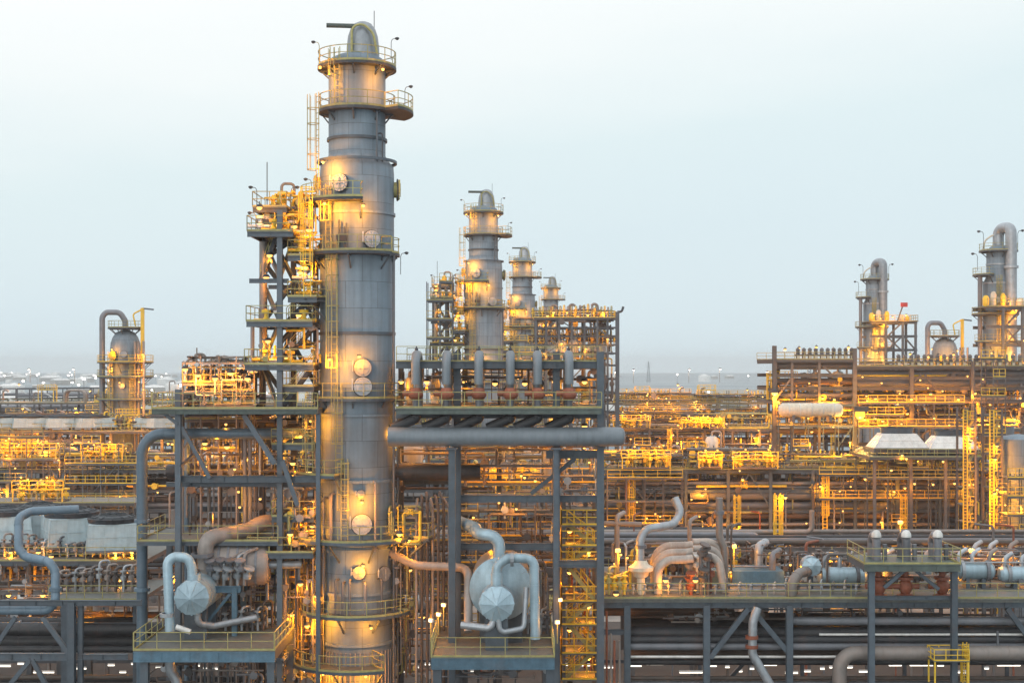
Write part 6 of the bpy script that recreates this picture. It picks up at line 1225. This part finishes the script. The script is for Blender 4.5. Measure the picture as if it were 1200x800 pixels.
for i, a in enumerate((
 ('open yellow railed frame fronting the wide rack at the left edge', -8, 70, 512, 590, 192.5, 2.2, 2.4, 3.), ('open yellow railed frame fronting the wide rack above the hooded coolers', 76, 160, 520, 590, 192.5, 2.2, 2.4, 2.8), ('open frame on the wide rack deck right of the fat header pipe', 706, 800, 522, 550, 199, 2.5, 2.2, 2.2), ('open frame on the wide rack deck in mid picture', 806, 905, 526, 550, 199, 2.5, 2.2, 2.2),
 ('open frame fronting the wide rack below its deck, mid picture', 712, 800, 560, 640, 193.5, 1.6, 3., 3.), ('open frame fronting the wide rack, behind the control platform', 960, 1130, 556, 640, 193.5, 1.6, 3.2, 3.2), ('open frame on the third rack deck at the left', -8, 95, 484, 503, 299, 3, 2.8, 2.2), ('second open frame on the third rack deck at the left', 100, 205, 480, 503, 299, 3, 2.8, 2.2), ('open frame on the third rack deck right of the lattice', 722, 812, 482, 503, 299, 3, 2.8, 2.2), ('open frame on the third rack deck left of the white tank', 820, 905, 486, 503, 299, 3, 2.8, 2.2),
 ('open frame on the far rack right of the lattice', 722, 810, 460, 476, 402, 4, 3.4, 2.4), ('open frame on the far rack left of the upper right structure', 816, 905, 462, 476, 402, 4, 3.4, 2.4), ('open frame below the far rack deck in mid picture', 730, 900, 478, 494, 397, 3, 4, 2.4),
 ('open yellow railed frame inside the upper right structure, left half', 912, 1000, 474, 548, 203, 2., 2.4, 2.8), ('open yellow railed frame inside the upper right structure, behind the white hoods', 1006, 1130, 472, 500, 203.4, 2., 2.4, 2.2), ('open yellow railed frame under the white hoods', 1016, 1136, 536, 560, 188.5, 6., 2.6, 1.8), ('tall yellow railed frame at the right edge', 1150, 1178, 420, 640, 190, 3., 1.6, 2.6), ('second tall yellow railed frame at the right edge', 1181, 1208, 560, 690, 163, 3., 1.5, 2.2),
 ('open frame under the long left deck', 215, 322, 492, 560, 101, 2.5, 1.5, 1.9), ('open frame behind the navy steel frame', 540, 700, 535, 660, 103.5, 2., 1.9, 2.), ('open frame beside the third great column', 590, 628, 372, 440, 285, 3., 2., 2.6), ('open frame left of the second great column', 500, 530, 330, 440, 188, 3., 1.7, 2.4))):
    scaffold(*a, ('steel_brown', 'steel')[i % 2], ('yellow', 'yellow_bright')[i % 3 != 0], .13*(a[5]/195)**.5, 500+i)
# small amber lamps without much reach
R_ = random.Random(123)
for j, (lb, pa, pb, ya, yb, Y, n, sc) in enumerate((('on the front of the wide rack at the left', 0, 205, 512, 592, 192, 12, 1.25), ('on the front of the wide rack in mid picture', 705, 905, 530, 640, 192, 14, 1.25), ('on the front of the wide rack at the right', 905, 1140, 552, 645, 192, 14, 1.25), ('on the third rack at the left', 0, 205, 484, 512, 294, 13, 1.7), ('on the third rack in mid picture', 715, 905, 484, 520, 294, 17, 1.7), ('on the far rack in mid picture', 722, 905, 458, 480, 396, 16, 2.1), ('in the upper right structure', 912, 1200, 436, 500, 202, 22, 1.3), ('at the foot of the upper right structure', 1010, 1200, 530, 570, 186, 14, 1.6), ('under the long left deck', 215, 370, 490, 600, 98, 10, .9), ('behind the navy frame', 540, 700, 530, 660, 101, 12, .9), ('behind the right deck equipment', 715, 1200, 640, 690, 103, 16, .9))):
    for i, px in enumerate(sorted(R_.uniform(pa, pb) for _ in range(n))):
        lamp('bulk', P(px, R_.uniform(ya, yb), Y), 'amber lamp %s, %s from left' % (lb, nth(i+1)), 'tiny amber lamps '+lb, 60*(Y/100)**1.3, 0, sc, pm='steel_brown')
for i, (py, r, a, b, mm) in enumerate(((579, 6.5, 808, 1146, 'pipe_grey'), (592, 4.5, 808, 1146, 'pipe_grey'), (566, 2.4, 700, 1146, 'pipe_pink'), (604, 3.2, 700, 1146, 'pipe_brown'), (614, 2.2, 760, 1100, 'pipe_pink'), (572, 6, -20, 205, 'pipe_brown'), (584, 4, -20, 205, 'pipe_brown'), (598, 3, -20, 205, 'pipe_grey'))):
    Y = 197.+.3*(i % 2)
    pipe([(X(a, Y), Y, Z(py, Y)), (X(b, Y), Y, Z(py, Y))], S(r, Y), mm, '%s pipe along the front of the wide rack, %s from the top %s' % (CN[mm], nth((2, 3, 1, 4, 5, 1, 2, 3)[i]), 'at the right' if i < 5 else 'at the left'), 'pipes along the front of the wide rack', n=14)
put_row('hood', 'on the pale deck left of the domed vessel', [((X(px, 209), 209.5, Z(505, 207)+.05), rad(20+7*k), (1.25, 1.25, .62)) for k, px in enumerate((-4, 34, 72, 106, 186))])
# ================================================================== far dim racks on the left, plain, sheds, pylons
for k, (Y, a, b, h) in enumerate(((520, -20, 118, 19), (600, -10, 125, 17), (700, 20, 122, 20), (820, 0, 140, 18), (470, -30, 100, 12))):
    xa, xb = X(a, Y), X(b, Y); t = thing('far_pipe_rack', 'dim unlit blue grey pipe rack far off at the left, %s' % ('second nearest', 'middle one', 'second farthest', 'farthest', 'nearest')[k], 'pipe rack', ((xa+xb)/2, Y, 0), 'dim far racks at the left')
    n = 9
    for i in range(n+1):
        x = xa+(xb-xa)*i/n; y = Y+(i/n)*40
        MB().bar((x, y, 0), (x, y, h), .6).build('column', 'steel_dark', t)
    for z in (h, h-4, h-8): MB().bar((xa, Y, z), (xb, Y+40, z), .6, .8).build('beam', 'steel_dark', t)
    for i in range(5): MB().tube([(xa, Y+2+i*2.5, h-3.2+.0*i), (xb, Y+42+i*2.5, h-3.2)], .5, 6).build('pipe', 'pipe_grey', t)
    MB().bar((xa+10, Y-1, h+.5), (xa+24, Y+2, h-8), .5).build('stair_flight', 'clad_pale', t)
R_ = random.Random(77)
hall = None
fl = []
for i in range(190):
    Y = R_.uniform(900, 4600); px = R_.uniform(-20, 1220) if i > 120 else R_.uniform(-20, 380); fl.append((X(px, Y), Y))
proto = {}
for i, (x, y) in enumerate(sorted(fl, key=lambda s: s[0]/s[1])):
    kind = R_.choice(('store_tank', 'shed', 'shed'))
    if kind not in proto:
        o = thing(kind, '', 'storage tank' if kind == 'store_tank' else 'shed', (0, 0, 0)); proto[kind] = o
        if kind == 'store_tank': MB().lathe([(9, 0), (9, 9), (0, 11)], None, 24).build('shell', 'white', o)
        else:
            MB().box((0, 0, 3), (22, 10, 6)).build('wall', 'concrete', o); m = MB(); m.add([(-11.3, -5.3, 6.02), (11.3, -5.3, 6.02), (11.3, 5.3, 6.02), (-11.3, 5.3, 6.02), (-11.3, 0, 8), (11.3, 0, 8)], [(0, 1, 5, 4), (2, 3, 4, 5), (0, 4, 3), (1, 2, 5)]); m.build('roof', 'white', o)
    else: o = copy_tree(proto[kind])
    o.location = (x, y, 0); o.rotation_euler = (0, 0, R_.uniform(0, PI)); s = R_.uniform(.6, 1.4); o.scale = (s, s, s)
    w = 'at the left' if x/y < X(400, 1.) else 'in the middle' if x/y < X(910, 1.) else 'at the right'; nm = 'white round tank' if kind == 'store_tank' else 'pale shed'
    o['label'] = 'tiny far %s on the hazy plain %s' % (nm, w); o['group'] = 'far %ss on the plain %s' % (nm, w)
# far lamp masts
fm = None
for i in range(56):
    Y = R_.uniform(1000, 3400); px = R_.uniform(-10, 330) if i < 52 else R_.uniform(720, 910)
    if fm is None:
        fm = thing('lamp_mast', '', 'lamp mast', (0, 0, 0)); MB().bar((0, 0, 0), (0, 0, 14), .4).build('mast', 'steel', fm); MB().lathe([(0, 13.6), (1.0, 14.2), (1.3, 15), (1.0, 15.8), (0, 16.4)], None, 10).build('lens', 'lens_far', fm); o = fm
    else: o = copy_tree(fm)
    s = R_.uniform(.7, 1.5); o.location = (X(px, Y), Y, 0); o.scale = (s, s, R_.uniform(.6, 1.1)); o['label'] = 'tiny white lit mast on the hazy plain %s' % ('at the left' if i < 52 else 'in the middle gap'); o['group'] = 'far lit masts at the left' if i < 52 else 'far lit masts in the middle'
py_ = None
for i, (px, Y, h) in enumerate(((948.5, 1900, 52), (983, 2000, 54), (480, 2400, 50), (760, 2600, 40))):
    if py_ is None:
        py_ = thing('lattice_pylon', '', 'pylon', (0, 0, 0)); L_ = MB()
        for a in (-1, 1):
            for b in (-1, 1): L_.bar((a*3.2, b*3.2, 0), (a*.5, b*.5, 52), .55)
        for k in range(12):
            z = k*4.2; w = 3.2-2.7*z/52; z2 = z+4.2; w2 = 3.2-2.7*z2/52
            for s in (-1, 1): L_.bar((-w*s, -w, z), (w2*s, -w2, z2), .35); L_.bar((-w*s, w, z), (w2*s, w2, z2), .35)
        L_.build('lattice', 'steel', py_)
        A_ = MB()
        for z in (38, 43, 48): A_.bar((-6, 0, z), (6, 0, z), .5)
        A_.build('crossarm', 'steel', py_); o = py_
    else: o = copy_tree(py_)
    o.location = (X(px, Y), Y, 0); o.scale = (1, 1, h/52); o['label'] = ('faint far pylon on the horizon, nearer the upper right structure\'s left leg', 'faint far pylon on the horizon, just left of the smaller goose neck column', 'faint far pylon between the nearest two great columns', 'faint far pylon right of the brown lattice structure')[i]; o['group'] = 'far pylons'
# ================================================================== ground, sky, sun, haze, camera
def ground_mat():
    m, nt, b = new_mat('desert'); N = nt.nodes.new; L = nt.links.new
    tc = N('ShaderNodeTexCoord'); mp = N('ShaderNodeMapping'); mp.inputs['Scale'].default_value = (.0025, .011, 1); L(tc.outputs['Object'], mp.inputs[0])
    n1 = N('ShaderNodeTexNoise'); n1.inputs['Scale'].default_value = 1.; n1.inputs['Detail'].default_value = 8; n1.inputs['Roughness'].default_value = .7; L(mp.outputs[0], n1.inputs['Vector'])
    cr = N('ShaderNodeValToRGB'); e = cr.color_ramp.elements; e[0].position = .36; e[0].color = (.11, .16, .19, 1); e[1].position = .62; e[1].color = (.32, .36, .37, 1)
    L(n1.outputs['Fac'], cr.inputs[0]); L(cr.outputs[0], b.inputs['Base Color']); b.inputs['Roughness'].default_value = .95; MATS['desert'] = m
ground_mat()
tag(MB().box((0, 2850, -.3), (8600, 5800, .6)).build('ground', 'desert'), 'flat dusty plain running out to the horizon', None, None, 'structure')
mat('asphalt', (.07, .068, .066), .85, 0, .3, .2, 0, None, 0, 0)
tag(MB().box((0, 255, .01), (700, 380, .02)).build('plant_yard', 'asphalt'), 'dark paved yard under the plant', None, None, 'structure')
tag(MB().box((0, 176, .035), (500, 11, .03)).build('road', 'concrete'), 'pale concrete plant road running across', None, None, 'structure')
W = bpy.data.worlds.new('World'); SC.world = W; W.use_nodes = True
nt = W.node_tree; nt.nodes.clear(); N = nt.nodes.new; L = nt.links.new
out = N('ShaderNodeOutputWorld'); bg = N('ShaderNodeBackground'); bg.inputs['Strength'].default_value = .1; L(bg.outputs[0], out.inputs['Surface'])
sky = N('ShaderNodeTexSky'); sky.sky_type = 'NISHITA'; sky.sun_disc = False; sky.sun_elevation = rad(9); sky.sun_rotation = rad(200); sky.air_density = 1.4; sky.dust_density = 3.
tc = N('ShaderNodeTexCoord'); sp_ = N('ShaderNodeSeparateXYZ'); L(tc.outputs['Generated'], sp_.inputs[0])
mp = N('ShaderNodeMapping'); mp.inputs['Scale'].default_value = (1.6, 1.6, 6.); L(tc.outputs['Generated'], mp.inputs[0])
no = N('ShaderNodeTexNoise'); no.inputs['Scale'].default_value = 1.5; no.inputs['Detail'].default_value = 4; L(mp.outputs[0], no.inputs['Vector'])
nm = N('ShaderNodeMath'); nm.operation = 'MULTIPLY_ADD'; L(no.outputs['Fac'], nm.inputs[0]); nm.inputs[1].default_value = .10; nm.inputs[2].default_value = -.05
nx = N('ShaderNodeMath'); nx.operation = 'MULTIPLY_ADD'; L(sp_.outputs[0], nx.inputs[0]); nx.inputs[1].default_value = -.12; L(nm.outputs[0], nx.inputs[2])
ad = N('ShaderNodeMath'); ad.operation = 'ADD'; L(sp_.outputs[2], ad.inputs[0]); L(nx.outputs[0], ad.inputs[1])
cr = N('ShaderNodeValToRGB'); E = cr.color_ramp.elements; E[0].position = .0; E[0].color = (.74, .885, .95, 1); E[1].position = .75; E[1].color = (1.5, 1.56, 1.6, 1)
for p, c in ((.08, (.75, .89, .955, 1)), (.16, (.80, .93, .97, 1)), (.23, (.97, 1.03, 1.04, 1)), (.32, (1.08, 1.1, 1.1, 1))): q = E.new(p); q.color = c
L(ad.outputs[0], cr.inputs[0])
sc_ = N('ShaderNodeVectorMath'); sc_.operation = 'SCALE'; sc_.inputs['Scale'].default_value = 10.; L(cr.outputs[0], sc_.inputs[0])
mx = N('ShaderNodeMixRGB'); mx.inputs[0].default_value = .93; L(sky.outputs[0], mx.inputs[1]); L(sc_.outputs[0], mx.inputs[2]); L(mx.outputs[0], bg.inputs['Color'])
sl = bpy.data.lights.new('sun', 'SUN'); sl.energy = .5; sl.angle = rad(15); sl.color = (1, .95, .88); so = bpy.data.objects.new('sun', sl); COL.objects.link(so)
az, el = rad(200), rad(9)
dvec = Vector((math.sin(az)*math.cos(el), math.cos(az)*math.cos(el), math.sin(el)))   # towards the sun, behind the camera's left shoulder
so.rotation_euler = dvec.to_track_quat('Z', 'Y').to_euler(); so.location = (-60, -60, 90)
HAZE = 0.0002
hm = bpy.data.materials.new('haze'); hm.use_nodes = True; n_ = hm.node_tree; n_.nodes.clear()
o_ = n_.nodes.new('ShaderNodeOutputMaterial'); pv = n_.nodes.new('ShaderNodeVolumePrincipled'); pv.inputs['Color'].default_value = (.94, .98, 1., 1); pv.inputs['Density'].default_value = HAZE; pv.inputs['Anisotropy'].default_value = .2
n_.links.new(pv.outputs[0], o_.inputs['Volume'])
MATS['haze'] = hm
if HAZE: tag(MB().box((0, 2850, 30.5), (8700, 5900, 64)).build('haze', 'haze'), 'pale evening haze over the plant and plain', None, None, 'stuff')
cam = bpy.data.cameras.new('camera'); cam.sensor_width = 36; cam.lens = 36*F/1200.; cam.shift_y = 28/1200.; cam.clip_end = 20000; cam.clip_start = .5
co = bpy.data.objects.new('camera', cam); COL.objects.link(co); co.location = (0, 0, H); co.rotation_euler = (PI/2, 0, 0); SC.camera = co
SC.view_settings.view_transform = 'Standard'; SC.view_settings.look = 'None'; SC.view_settings.exposure = 0.; SC.view_settings.gamma = 1
cy = SC.cycles
SC.render.engine = 'CYCLES'
cy.use_denoising = True
try: cy.denoiser = 'OPENIMAGEDENOISE'
except Exception: pass
cy.use_light_tree = True; cy.max_bounces = 5; cy.diffuse_bounces = 3; cy.glossy_bounces = 2; cy.volume_bounces = 0; cy.transparent_max_bounces = 8
cy.sample_clamp_indirect = 3.; cy.sample_clamp_direct = 0; cy.caustics_reflective = False; cy.caustics_refractive = False
